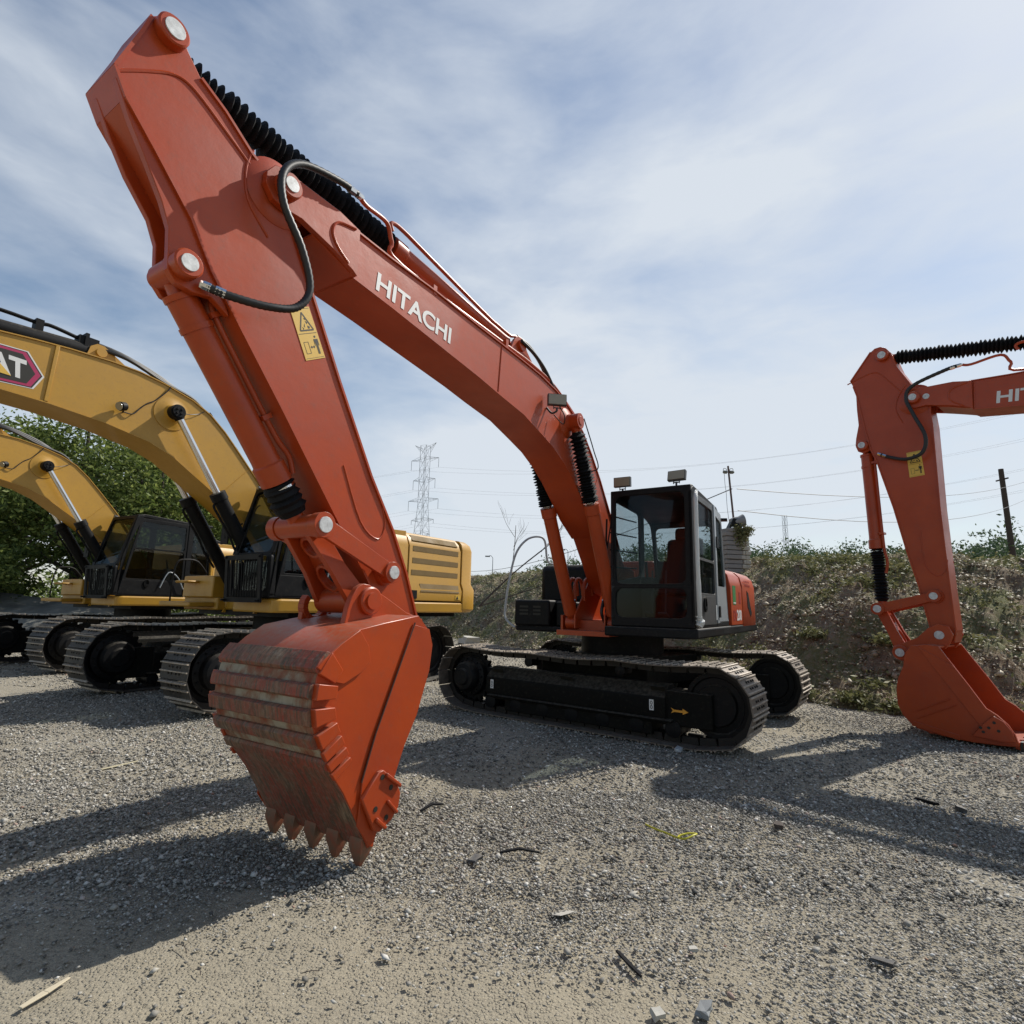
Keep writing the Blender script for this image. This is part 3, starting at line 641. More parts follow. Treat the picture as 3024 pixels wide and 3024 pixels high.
        for i in range(3): line(tri[i], tri[(i+1)%3], .009)
        for q in ([(.42,.36),(.5,.30),(.46,.39)], [(.55,.26),(.66,.29),(.60,.33)], [(.50,.22),(.58,.2),(.6,.25)], [(.6,.35),(.72,.38),(.66,.42),(.6,.40)], [(.33,.37),(.40,.40),(.36,.43)]): poly(q)
        line((.04,.5),(.96,.5),.003); line((.04,.03),(.96,.03),.002); line((.04,.97),(.96,.97),.002)
        bx = [(.16,.66),(.38,.66),(.38,.88),(.16,.88)]
        for i in range(4): line(bx[i], bx[(i+1)%4], .003)
        poly([(.43,.765),(.50,.735),(.50,.755),(.60,.755),(.60,.735),(.67,.765),(.60,.795),(.60,.775),(.50,.775),(.50,.795)])
        poly([(.74,.56),(.80,.55),(.84,.575),(.80,.60),(.75,.59)]); poly([(.68,.62),(.90,.62),(.90,.75),(.87,.75),(.86,.66),(.84,.74),(.74,.74),(.72,.66),(.70,.75),(.68,.75)])
        poly([(.74,.74),(.785,.74),(.785,.91),(.74,.91)]); poly([(.80,.74),(.845,.74),(.845,.91),(.80,.91)])
        k.build('pictogram', M['ink'], lb, smooth=0, recalc=False)
    # ---- arm cylinder and boom cylinders
    cb('arm_cylinder', pts['T'], C, TC, .078, .495, bell=True, rod_r=.045, eye=.07, bell_r=(.096,.056), bellp=.046, squash=.15)
    R = TB((2.15,3.44)); F = (1.03,1.21)
    for s in (1, -1):
        bc = cb('boom_cylinder', R, F, TC+s*.285, .080, .385, bell=True, rod_r=.042, eye=.085, eyew=.065, bell_r=(.098,.058), bellp=.052, squash=.55)
        pc = MB(); pc.cyl((R[0],TC+s*.24,R[1]), (R[0],TC+s*.36,R[1]), .088, n=28); pc.cyl((R[0],TC+s*.355,R[1]), (R[0],TC+s*.368,R[1]), .05, n=24); pc.build('pin', mp, bc, bevel=.003)
        fp = MB(); fp.cyl((F[0],TC+s*.21,F[1]), (F[0],TC+s*.36,F[1]), .05, n=20); fp.build('foot_pin', mp, bc)
    return arm, boom

def hoses(root, lists, r=.019, name='hydraulic_hose', m=None, ridge=.12):
    for pts in lists:
        b = MB(); b.tube(pts, r, 10, 14, ridge); h = b.build(name, m or M['hose'], root, smooth=60)
        for (i, j) in ((0, 1), (-1, -2)):
            a = Vector(pts[i]); d = (Vector(pts[j])-a).normalized(); f = MB()
            f.lathe(a-d*.03, a+d*.10, [(0,r*.9),(.02,r*1.15),(.05,r*1.15),(.052,r*.9),(.07,r*.9),(.072,r*1.2),(.12,r*1.2)], 8); f.build('hose_fitting', M['chrome'], h)

def cab(root, x1, x0, y0, y1, z0, z1, zr, lean, mfrm, mdoor, mquarter, cat=False):
    """operator's cab: x1 front, x0 rear, y1 door side (left), zr roof height at the rear, lean = rear post offset at the top"""
    c = MB(); th = .05
    prof = [(x1,z0),(x1-.02,z1-.10),(x1-.06,z1-.03),(x1-.14,z1),(x0+lean+.16,zr+.02),(x0+lean+.05,zr-.03),(x0+lean,zr-.12),(x0,z0)]
    if cat: prof = [(x1-.02,z0),(x1,z0+.55),(x1-.28,z1-.12),(x1-.34,z1-.03),(x1-.42,z1),(x0+lean+.12,zr+.01),(x0+lean,zr-.08),(x0,z0)]
    def fx(z):                                                      # front plane x at height z
        if cat: return x1-.02+.02*(z-z0)/.55 if z < z0+.55 else x1-.28*(z-z0-.55)/(z1-.12-z0-.55)
        return x1-.02*(z-z0)/(z1-z0)
    def rx(z): return x0+lean*(z-z0)/(zr-z0)
    # side frames
    def side(y, dth, holes, m, nm):
        pass
    def loop3(pts, y): return [(p[0], y, p[1]) for p in pts]
    # roof, floor
    roof = [(fx(z1-.1)-.0, z1-.10),(fx(z1-.1)-.04,z1-.03),(fx(z1)-.14,z1),(x0+lean+.16,zr+.02),(x0+lean+.05,zr-.03),(rx(zr-.14),zr-.12),(rx(zr-.2)+.10,zr-.14),(fx(z1)-.2,z1-.08)]
    c.prism(roof, y0+.012, y1-.012)
    frm = c.build('cab', mfrm, root, bevel=.02)
    c = MB(); c.prism([(fx(z0),z0),(fx(z0),z0+.07),(rx(z0),z0+.07),(rx(z0),z0)], y0, y1); c.build('cab_floor', mfrm, frm, bevel=.01)
    # front frame with two window openings
    def FP(y, z, d=0): return (fx(z)+d, y, z)
    zs = z0+.455 if not cat else z0+.62
    f = MB()
    for (za, zb, ga, gb) in ((z0+.02, zs, z0+.10, zs-.025), (zs, z1-.03, zs+.025, z1-.10)):
        o = rloop([(y0,za),(y1,za),(y1,zb),(y0,zb)], .012 if za > z0+.1 else .08, 5); i = rloop([(y0+.055,ga),(y1-.075,ga),(y1-.075,gb),(y0+.055,gb)], .10, 5)
        f.ring([FP(*p) for p in o], [FP(*p) for p in i], (-.045,0,0))
        g = MB(); g.slab([FP(p[0],p[1],-.02) for p in i], (-.006,0,0)); g.build('windscreen', M['glass'], frm, smooth=0)
    f.build('front_frame', mfrm, frm, bevel=.006)
    # rear and right side frames
    f = MB()
    o = rloop([(y0,z0+.05),(y1,z0+.05),(y1,zr-.08),(y0,zr-.08)], .03, 4); i = rloop([(y0+.05,z0+.86),(y1-.14,z0+.86),(y1-.14,zr-.20),(y0+.05,zr-.20)], .07, 4)
    f.ring([(rx(p[1]),p[0],p[1]) for p in o], [(rx(p[1]),p[0],p[1]) for p in i], (.04,0,0))
    g = MB(); g.slab([(rx(p[1])+.02,p[0],p[1]) for p in i], (.006,0,0)); g.build('rear_window', M['glass'], frm, smooth=0)
    xm = x0+(x1-x0)*.42
    for (xa, xb) in ((x0, xm), (xm, x1)):
        A_ = [(xa if xa != x0 else rx(z0+.05), z0+.05), (xb if xb != x1 else fx(z0+.05), z0+.05), (xb if xb != x1 else fx(z1-.07), (z1 if xb == x1 else z1-.02)-.07), (xa if xa != x0 else rx(zr-.07), (zr-.07 if xa == x0 else z1-.09))]
        o = rloop(A_, .02, 4)
        I_ = [(A_[0][0]+.07, z0+.62), (A_[1][0]-.05, z0+.50), (A_[2][0]-.06, A_[2][1]-.07), (A_[3][0]+.08, A_[3][1]-.09)]
        i = rloop(I_, .07, 4)
        f.ring(loop3(o, y0+.04), loop3(i, y0+.04), (0,-.035,0)); g = MB(); g.slab(loop3(i, y0+.02), (0,.006,0)); g.build('side_window', M['glass'], frm, smooth=0)
    f.build('rear_frame', M['interior'] if not cat else mfrm, frm)
    if not cat:
        gb = MB()                                                   # guard bars outside the right window
        for z in np.linspace(z0+.70, z1-.30, 4): gb.cyl((xm+.08, y0-.02, z+.02), (x1-.05, y0-.02, z-.02), .009, n=8)
        gb.build('window_guard', M['black'], frm)
    # door side: front pillar, door, rear pillar and quarter
    xd1 = x1-.10; xd0 = x0+(x1-x0)*(.40 if not cat else .30)
    p = MB(); p.slab(loop3([(fx(z0+.05),z0+.05),(fx(z1-.1),z1-.10),(fx(z1-.1)-.05,z1-.05),(fx(z1)-.12,z1-.03),(fx(z1-.1)-.12,z1-.12),(xd1-.0,z0+.8),(xd1,z0+.05)], y1-.03), (0,.04,0))
    p.build('front_pillar', mfrm, frm, bevel=.006)
    ztop = z1-.09; zt0 = zr+(z1-zr)*.55-.07
    D = [(xd1+.0,z0+.03),(fx(ztop)-.10,ztop),(xd0+.02,zt0+.01),(xd0,z0+.03)]
    zb = z0+.36 if not cat else z0+.32; zm = z0+.78 if not cat else z0+.98
    def dx(z): return xd1+(fx(ztop)-.10-xd1)*(z-z0)/(ztop-z0)
    door = MB()
    parts = [((z0+.03, zb), None), ((zb, zm), (zb+.02, zm-.02)), ((zm, ztop), (zm+.02, ztop-.06))]
    dm = [mdoor, M['darkgrey']]
    o = rloop([(dx(z0+.03),z0+.03),(dx(zb),zb),(xd0,zb),(xd0,z0+.03)], .02, 3); door.slab(loop3(o, y1-.035), (0,.04,0))
    for (za, zb_, ga, gb_) in ((zb, zm, zb+.03, zm-.015), (zm, ztop, zm+.015, ztop-.07)):
        q1 = zt0 if zb_ == ztop else zb_
        o = rloop([(dx(za),za),(dx(zb_),zb_),(xd0+.01,q1),(xd0,za)], .015, 4)
        g1 = q1-.07 if zb_ == ztop else gb_
        i = rloop([(dx(ga)-.045,ga),(dx(gb_)-.045,gb_),(xd0+.055,g1),(xd0+.05,ga)], .05, 4)
        door.ring(loop3(o, y1-.03), loop3(i, y1-.03), (0,.035,0))
        g = MB(); g.slab(loop3(i, y1-.015), (0,.006,0)); g.build('door_glass', M['glass_dark'] if cat else M['glass'], frm, smooth=0)
    dd = door.build('cab_door', mdoor, frm, bevel=.005)
    h = MB(); hx = (xd1+xd0)/2+.12; hz = z0+.26
    h.ring([(hx+.055*math.cos(a), y1+.006, hz+.085*math.sin(a)) for a in np.linspace(0, 2*PI, 20, endpoint=False)], [(hx+.04*math.cos(a), y1+.006, hz+.07*math.sin(a)) for a in np.linspace(0, 2*PI, 20, endpoint=False)], (0,.02,0))
    h.box(hx-.035, hx+.03, y1+.006, y1+.03, hz-.05, hz-.02); h.build('door_handle', M['black'], frm)
    q = MB(); q.slab(loop3(rloop([(xd0-.01,z0+.04),(xd0-.0,zt0+.02),(xd0-.08,zt0+.01),(xd0-.09,z0+.04)], .01, 2), y1-.03), (0,.045,0)); q.build('door_post', mquarter, frm, bevel=.004)
    Q_ = [(xd0-.09,z0+.04),(xd0-.08,zt0),(rx(zr-.1)+.02,zr-.06),(rx(z0+.04),z0+.04)]
    o = rloop(Q_, .03, 4); I_ = [(xd0-.12,z0+.50),(xd0-.12,zt0-.10),(rx(zr-.2)+.05,zr-.17),(rx(z0+.5)+.05,z0+.50)]; i = rloop(I_, .05, 4)
    q = MB(); q.ring(loop3(o, y1-.035), loop3(i, y1-.035), (0,.035,0)); q.build('quarter_panel', mquarter, frm)
    g = MB(); g.slab(loop3(i, y1-.02), (0,.006,0)); g.build('quarter_window', M['glass_dark'], frm, smooth=0)
    # seat and controls
    cy = (y0+y1)/2; sx = x0+.62
    s = MB(); s.box(sx-.25, sx+.28, cy-.25, cy+.25, z0+.38, z0+.52); s.obox((sx-.30,cy,z0+.82), (.06,0,-.02), (0,.24,0), (-.06,0,.33)); s.obox((sx-.38,cy,z0+1.22), (.05,0,0), (0,.14,0), (-.01,0,.09))
    s.box(sx-.2, sx+.2, cy-.2, cy+.2, z0+.07, z0+.38)
    s.build('operator_seat', M['seat'], frm, bevel=.04)
    k = MB()
    for sy in (-.33, .33): k.box(sx-.15, sx+.32, cy+sy-.07, cy+sy+.07, z0+.07, z0+.60); k.cyl((sx+.27,cy+sy,z0+.6), (sx+.32,cy+sy,z0+.80), .018, n=8)
    for sy in (-.08, .08): k.cyl((x1-.28,cy+sy,z0+.07), (x1-.33,cy+sy,z0+.65), .012, n=8); k.obox((x1-.25,cy+sy,z0+.12), (.10,0,.04), (0,.05,0), (-.004,0,.01))
    k.build('controls', M['interior'], frm, bevel=.01)
    return frm

def work_lamp(parent, P, face, w=.125, h=.075, d=.05, rect=True):
    """box lamp on a small bracket, face = horizontal direction of the lens"""
    P = Vector(P); f = Vector(face).normalized(); sdir = Vector((-f.y, f.x, 0)).normalized(); up = sdir.cross(f)*-1
    if up.z < 0: up = -up
    b = MB()
    if rect:
        b.obox(P+up*(.06+h), f*d*.5, sdir*w, up*h)
        b.obox(P+up*.035, f*.008, sdir*.035, up*.005); b.obox(P+up*.05+sdir*.035, f*.012, sdir*.003, up*.03); b.obox(P+up*.05-sdir*.035, f*.012, sdir*.003, up*.03); b.cyl(P, P+up*.04, .012, n=10)
    else:
        b.lathe(P+up*.06-f*.05, P+up*.06+f*.04, [(0,w*.5),(.03,w*.9),(.09,w)], 20); b.cyl(P, P+up*.05, .01, n=8)
    o = b.build('work_lamp', M['darkgrey'] if rect else M['black'], parent, bevel=.006)
    g = MB()
    if rect: g.obox(P+up*(.06+h)+f*(d*.5+.002), f*.003, sdir*w*.93, up*h*.88)
    else: g.cyl(P+up*.06+f*.041, P+up*.06+f*.045, w*.88, n=20)
    # lens lives beside the lamp body as its own piece
    gl = g.build('lamp_lens', M['lamp_glass'], parent, bevel=.002); return o

def orange_excavator(name, loc, rz, trk_rz, TA, TB, TK, arm_poly, brk, pts, bucket, label):
    root = empty(name, loc, rz, label=label, cat='excavator', group='orange excavators with raised booms in the yard')
    undercarriage(root, trk_rz, 4.195, 2.967, .585, .43, .19, -1, M['shoe'])
    mp = M['orange']
    arm, boom = boom_arm(root, TA, TB, TK, arm_poly, brk, pts, mp, M['pin'])
    linkage(root, pts, TC, mp, M['pin'])
    bucket(root)
    # revolving frame, floor skirt
    b = MB(); b.prism([(1.02,-.36),(1.02,.36),(-2.3,.36),(-2.3,-.36)], 1.10, 1.24, ax='z'); b.box(.20,1.10,TC-.42,TC-.39,1.06,1.30)
    for s in (-1, 1):
        b.prism([(.05,1.2),(.10,1.9),(.46,1.95),(.72,1.75),(1.15,1.30),(1.15,1.14),(.05,1.14)], *sorted((TC+s*.19, TC+s*.21)))
    b.cyl((FOOT[0],TC-.30,FOOT[1]), (FOOT[0],TC+.30,FOOT[1]), .075, n=24)
    b.box(.95, 1.25, TC-.40, TC+.30, 1.06, 1.12)
    b.build('revolving_frame', mp, root, bevel=.01)
    s = MB(); s.prism([(1.40,.33),(1.40,1.22),(1.30,1.37),(-2.45,1.37),(-2.62,1.2),(-2.62,.9),(-1.2,.9),(-1.2,.33)], 1.085, 1.195, ax='z')
    s.prism([(.70,-1.32),(.70,-.42),(-2.3,-.42),(-2.45,-1.32)], 1.06, 1.13, ax='z')
    s.build('floor_skirt', M['black'], root, bevel=.02)
    # cab
    c = cab(root, 1.345, -.42, .395, 1.345, 1.20, 2.82, 2.72, .25, M['black'], M['darkgrey'], M['grey'])
    work_lamp(c, (1.20,.50,2.80), (1,.05,0), w=.105, h=.06); work_lamp(c, (1.22,1.16,2.815), (1,-.1,.25), w=.105, h=.06)
    r = MB(); r.tube([(1.24,1.385,2.72),(1.33,1.40,2.60),(1.36,1.405,2.2),(1.375,1.41,1.8),(1.345,1.405,1.5),(1.29,1.39,1.30)], [.022,.024,.024,.022,.026,.024,.03], 10, 6)
    r.tube([(1.30,1.39,1.33),(1.27,1.39,1.27),(1.28,1.37,1.22)], [.03,.05,.045,.02], 10, 5); r.build('wrapped_handrail', M['foam'], c)
    w = MB(); w.tube([(1.36,.42,2.45),(1.365,.36,2.1),(1.37,.31,1.8)], .009, 6, 4); w.tube([(1.365,.36,2.45),(1.37,.34,1.9)], .012, 6, 2); w.build('wiper', M['black'], c)
    mir = MB(); mir.prism([(-.22,1.22),(-.36,1.20),(-.42,1.38),(-.30,1.40)], 2.60, 2.63, ax='z'); mir.build('roof_visor', M['black'], c)
    for (z, x) in ((2.25,.20), (1.38,.20)): hg = MB(); hg.box(x-.05, x+.03, 1.355, 1.372, z-.07, z+.07); hg.build('hinge', M['black'], c)
    y = 1.353
    st = MB()
    for (a, q, m_) in (((.34,1.28), (.26,1.46), 'palegrey'),): st.slab([(a[0],y,a[1]),(q[0],y,a[1]),(q[0],y,q[1]),(a[0],y,q[1])], (0,.0015,0))
    st.build('door_sticker', M['palegrey'], c)
    # engine cover with rounded shoulder, then counterweight
    e = MB(); e.prism([(1.365,1.20),(1.365,1.72),(1.33,1.88),(1.25,1.96),(1.10,2.00),(-1.10,2.00),(-1.25,1.96),(-1.33,1.85),(-1.34,1.20)], -.50, -1.27, ax='x')
    e.build('engine_cover', mp, root, bevel=.01)
    e = MB(); e.box(-1.2,-.55,-.85,.3,1.98,2.10); e.build('engine_hood', mp, root, bevel=.04)
    e = MB(); e.cyl((-.9,-.7,2.08), (-.9,-.7,2.40), .05, n=16); e.build('exhaust_pipe', mp, root)
    plan = [(-1.285,1.372),(-2.30,1.372),(-2.52,1.27),(-2.68,1.0),(-2.76,.6),(-2.79,0),(-2.76,-.6),(-2.68,-1.0),(-2.52,-1.27),(-2.30,-1.372),(-1.285,-1.372)]
    w = MB(); sh = lambda k: [((-1.285 if p[0] == -1.285 else p[0]+k), p[1]-k*(1 if p[1] > 0 else -1)*(0 if abs(p[1]) < .01 else 1)) for p in plan]
    lv = [(1.12,.05),(1.18,0),(1.76,0),(1.88,.03),(1.95,.09),(1.985,.18)]; vs = []; n_ = len(plan)
    for z, k in lv: vs += [(p[0],p[1],z) for p in sh(k)]
    fs = [tuple(range(n_)), tuple(range(len(vs)-1, len(vs)-n_-1, -1))]
    for i in range(len(lv)-1):
        for j in range(n_): fs.append((i*n_+j, i*n_+(j+1)%n_, (i+1)*n_+(j+1)%n_, (i+1)*n_+j))
    w.add(vs, fs); cw = w.build('counterweight', mp, root, bevel=.006, smooth=50)
    yy = 1.375
    text_mesh('model_lettering', 'EX', (-.62,1.367,1.26), (-1,0,0), (0,0,1), .14, .22, M['tail_red'], cw, bold=.02)
    text_mesh('model_lettering', '200', (-.86,1.367,1.26), (-1,0,0), (0,0,1), .15, .33, M['white'], cw, bold=.03)
    decal_poly('green_label', [(-.62,1.366,1.74),(-.82,1.366,1.74),(-.82,1.366,1.48),(-.62,1.366,1.48)], M['green'], cw)
    decal_poly('white_strip', [(-.64,1.3685,1.51),(-.80,1.3685,1.51),(-.80,1.3685,1.495),(-.64,1.3685,1.495)], M['white'], cw)
    decal_poly('small_label', [(-1.05,1.367,1.66),(-1.16,1.367,1.66),(-1.16,1.367,1.50),(-1.05,1.367,1.50)], M['tail_red'], cw)
    decal_poly('torn_label', [(-1.62,yy,1.70),(-1.75,yy,1.66),(-1.85,yy,1.50),(-1.98,yy,1.36),(-1.88,yy,1.30),(-1.75,yy,1.40),(-1.66,yy,1.46)], M['frame'], cw)
    sh_ = MB()                                                      # faded unreadable lines of the maker's sticker
    for (zz, xs) in ((1.845, (1.42,1.50,1.56,1.64,1.72,1.80)), (1.79, (1.50,1.56,1.62,1.72,1.80,1.86))):
        for x in xs: sh_.slab([(-x,yy,zz),(-x-.045,yy,zz),(-x-.045,yy,zz-.028),(-x,yy,zz-.028)], (0,.0012,0))
    sh_.build('faded_sticker', M['tail_red'], cw)
    # right-hand boxes, tank, rail
    t = MB(); t.box(-.30,.72,-1.33,-.76,1.13,1.49); tb = t.build('toolbox', M['black'], root, bevel=.03)
    for (ya, yb) in ((-1.24,-1.10), (-1.02,-.90)):
        for z in (1.28, 1.33, 1.38): v = MB(); v.box(.718,.724, ya, yb, z, z+.028); v.build('vent_slot', M['ink'], tb)
    t = MB(); t.box(-.10,.62,-.72,-.40,1.13,1.47); t.build('step_box', M['black'], root, bevel=.025)
    t = MB(); t.box(-1.3,.12,-1.26,-.44,1.42,2.02); t.build('fuel_tank', M['black'], root, bevel=.09)
    r = MB(); r.tube([(.70,-1.33,1.10),(.74,-1.46,1.22),(.74,-1.47,1.40),(.72,-1.43,1.75),(.66,-1.36,2.15),(.55,-1.25,2.36),(.40,-1.14,2.42),(.30,-1.08,2.36),(.25,-1.06,2.08),(.18,-.98,2.02),(.0,-.85,2.03)], .016, 10, 6)
    r.build('handrail', M['palegrey'], root)
    # hoses at the boom foot
    hl = []
    for (y_, x_) in ((-.30,1.0), (-.24,.95), (.18,1.0), (.23,.97)):
        hl.append([(x_, y_, 1.20), (x_+.12, y_, 1.34), (x_+.05, y_, 1.50)])
    hoses(root, hl, .02, ridge=0)
    pp = MB()
    for (y_, x_) in ((-.30,1.05), (-.24,1.0), (.18,1.05), (.23,1.02), (-.16,.9)): pp.tube([(x_,y_,1.48),(x_,y_,1.66),(x_-.08,y_,1.76),(x_-.2,y_,1.72),(x_-.25,y_,1.55)], .024, 10, 5)
    pp.build('foot_pipe', mp, root)
    return root, arm, boom

# ---- main machine
def bucket_main(root):
    b = bucket_parts(root, SHELL_MAIN, LIP_MAIN, CUT_MAIN,
        [(0.0+s, 0.0+e, h) for s, e, h in ((.700,.830,.034),(.868,.955,.036),(.988,1.085,.036),(1.118,1.205,.034),(1.262,1.345,.026))],
        [(.700,.830,.11,.022),(.868,.955,.115,.042),(.988,1.085,.115,.042),(1.118,1.205,.115,.040),(1.225,1.285,.12,.028),(1.295,1.350,.12,.026),(1.360,1.410,.12,.024)],
        dict(poly=EAR_MAIN, t=((.245,.285),)), PTS_MAIN['K'], PTS_MAIN['G'],
        [dict(base=(5.160,.125), dir=(.12,-1), len=.128, y=yy) for yy in (.505,.315,.125,-.065,-.245)], -.305, .56, M['orange'], M['worn'],
        ribs=[[(4.887,1.29),(5.03,.98),(5.165,.688),(5.25,.45)]], band=[(4.90,1.28),(5.03,.98),(5.165,.688),(5.245,.45),(5.262,.235),(5.17,.11)][::1])
    # raised patch at the shoulder and its ear-side bushing hook
    p = MB(); p.prism([(5.33,1.258),(5.26,1.17),(5.24,1.08),(5.30,1.03),(5.42,.98),(5.50,1.0),(5.60,1.08),(5.55,1.12),(5.45,1.19)], .559, .575); p.build('corner_patch', M['orange'], b, bevel=.003)
    k = MB(); cc = (5.03,1.375); n = 16; ang = [math.radians(115+290*i/n) for i in range(n+1)]     # open bushing hook of the far ear
    for i in range(n):
        k.prism([(cc[0]+r_*math.cos(a), cc[1]+r_*math.sin(a)) for r_, a in ((.105,ang[i]),(.105,ang[i+1]),(.066,ang[i+1]),(.066,ang[i]))], -.245, -.185)
    k.prism([(5.14,1.26),(5.13,1.34),(5.09,1.30),(5.02,1.285),(4.95,1.31),(4.90,1.34),(4.88,1.28)], -.235, -.195); k.build('bucket_ear', M['orange'], b, bevel=.003)
XI = Xf()
main, main_arm, main_boom = orange_excavator('excavator', (1.571,7.920,0), -2.1403, 1.4878, XI, XI, True, ARM_MAIN, BRK_MAIN, PTS_MAIN, bucket_main,
    'big orange excavator nearest the camera, black cab and dirty bucket standing on its teeth')
hoses(main, [[(5.33,.30,4.05),(5.50,.31,4.03),(5.78,.33,3.93),(5.90,.34,3.78),(5.88,.34,3.60),(5.74,.34,3.40),(5.66,.33,3.20),(5.72,.31,3.06),(5.88,.29,2.99),(6.08,.24,2.97),(6.17,.20,2.985)]], .021)
wl = work_lamp(main_boom, (2.60,.33,3.42), (.75,.65,0), w=.10, h=.06)
wb_ = MB(); wb_.tube([(2.62,.22,3.47),(2.62,.28,3.40),(2.60,.33,3.42)], .011, 8, 4); wb_.tube([(2.60,.36,3.47),(2.52,.38,3.38),(2.46,.33,3.32),(2.52,.25,3.42)], .006, 6, 6); wb_.tube([(2.30,.50,3.40),(2.10,.52,3.10),(1.95,.50,2.92),(1.86,.24,2.95)], .007, 6, 6)
wb_.build('lamp_cable', M['hose'], main_boom)
# decals on the near track frame (machine frame rotated with the undercarriage)
def track_decals(root, rz, yout, xs_arrow, xs_chain, z, sgn, flip=1):
    e = []
    def rot(p): c, s_ = math.cos(rz), math.sin(rz); return (p[0]*c-p[1]*s_, p[0]*s_+p[1]*c, p[2])
    for x in xs_arrow:
        a = [(-.095,.028),(-.06,.011),(.03,.011),(.03,.030),(.09,0),(.03,-.030),(.03,-.011),(-.06,-.011),(-.095,-.028),(-.075,0)]
        pts = [rot((x+p[0]*flip, yout, z+p[1])) for p in a]; decal_poly('arrow_decal', pts, M['arrow'], root, tuple(rot((0,sgn*.002,0))))
    for x in xs_chain:
        pts = [rot((x+p[0], yout, z+.07+p[1])) for p in ((-.025,-.055),(.025,-.055),(.025,.055),(-.025,.055))]
        w = decal_poly('chain_sign', pts, M['white'], root, tuple(rot((0,sgn*.002,0))))
        k = MB()
        for dz in (-.022, .022):
            o_ = [rot((x+.014*math.cos(t), yout+sgn*.0025, z+.07+dz+.02*math.sin(t))) for t in np.linspace(0, 2*PI, 14, endpoint=False)]; i_ = [rot((x+.008*math.cos(t), yout+sgn*.0025, z+.07+dz+.013*math.sin(t))) for t in np.linspace(0, 2*PI, 14, endpoint=False)]
            k.ring(o_, i_, tuple(rot((0,sgn*.0008,0))))
        k.build('chain_symbol', M['ink'], w)
yo = -(2.967/2-.585/2)-.205
track_decals(main, 1.4878, yo, (1.33,), (), .36, -1)
track_decals(main, 1.4878, yo, (), (1.02,-1.18), .32, -1)

# ---- right machine
ARM_R = [(6.729,4.634),(6.45,4.985),(6.40,5.02),(6.33,5.022),(6.265,4.98),(6.219,4.896),(6.157,4.656),(6.017,4.362),(5.90,4.25),(5.86,4.10),(5.84,3.80),(5.855,2.715),(5.85,2.276),(5.84,1.678),(5.83,1.22),(5.86,1.08),(5.96,1.04),(6.06,1.10),(6.119,1.455),(6.160,1.749),(6.245,2.16),(6.35,2.774),(6.492,3.42),(6.55,3.60),(6.60,3.90),(6.665,4.407),(6.700,4.55)]
PTS_R = dict(A=(5.992,4.163), T=(6.309,4.877), B=(6.641,3.675), L=(5.998,1.626), H=(6.612,1.461), K=(6.386,.926), G=(5.975,1.161))
BRK_R = [(6.674,4.45),(6.68,4.2),(6.675,3.982),(6.72,3.80),(6.735,3.70),(6.71,3.61),(6.64,3.57),(6.57,3.60),(6.50,3.70),(6.50,4.0),(6.58,4.35)]
TA_R = Xf((5.823,3.771), (4.783,1.609), PTS_R['A'], PTS_R['L']); TB_R = Xf(FOOT, (5.823,3.771), (FOOT[0],FOOT[1]), PTS_R['A'])
SHELL_R = [(5.932,1.040),(6.05,1.052),(6.20,1.03),(6.273,.93),(6.30,.784),(6.368,.629),(6.393,.495),(6.392,.333),(6.35,.22),(6.27,.124),(6.14,.074),(5.965,.045),(5.703,.03),(5.45,.04),(5.32,.055)]
LIP_R = [(5.322,.075),(5.344,.171),(5.391,.261),(5.474,.348),(5.562,.407),(5.687,.628),(5.807,.829)]
CUT_R = dict(poly=[(5.50,.34),(5.42,.29),(5.36,.20),(5.34,.10),(5.45,.08),(5.70,.10),(5.62,.22)], ribs=[], holes=[(5.50,.27),(5.55,.21),(5.60,.16),(5.47,.19),(5.62,.20)])
EAR_R = [(6.30,.80),(6.42,.84),(6.48,.92),(6.46,1.0),(6.38,1.03),(6.20,1.12),(6.08,1.24),(5.98,1.29),(5.88,1.27),(5.84,1.17),(5.88,1.07),(5.93,1.0),(6.2,.95)]
def bucket_r(root):
    bucket_parts(root, SHELL_R, LIP_R, CUT_R, [(1.30,1.36,.012),(1.42,1.48,.012)], [(1.26,1.72,.045,.010)], dict(poly=EAR_R, t=((.245,.285), (-.225,-.185))), PTS_R['K'], PTS_R['G'],
        [dict(base=(5.26,.05), dir=(-1,-.03), len=.16, y=yy) for yy in (.48,.25,.03,-.19,-.42)], -.50, .56, M['orange'], M['orange'], ribs=[[(5.87,.46),(6.22,.27)], [(5.82,.40),(6.2,.20)]], band=[(6.14,1.03),(5.86,.58),(5.62,.20),(5.45,.06)])
right, right_arm, right_boom = orange_excavator('excavator', (9.212,2.403,0), -4.0162, .25, TA_R, TB_R, False, ARM_R, BRK_R, PTS_R, bucket_r,
    'orange excavator at the right edge with its clean bucket lying flat on the gravel')
_e = TB_R.d3((5.36,4.05), .30)
hoses(right, [[_e,(_e[0]+.14,.31,_e[2]-.02),(5.98,.31,4.31),(6.06,.31,4.16),(6.00,.31,3.93),(5.90,.31,3.62),(5.95,.30,3.42),(6.13,.28,3.37),(6.34,.22,3.45),(6.44,.20,3.51)]], .021)
for (p_, r_) in (((5.86,4.15), .036), (PTS_R['K'], .05), (PTS_R['G'], .05)):
    c_ = MB(); yy = .262 if p_[0] == 5.86 else (.335 if p_ == PTS_R['K'] else .30)
    c_.cyl((p_[0],yy-.06,p_[1]), (p_[0],yy,p_[1]), r_, n=24); c_.build('pin', M['pin'], right_arm, bevel=.003)
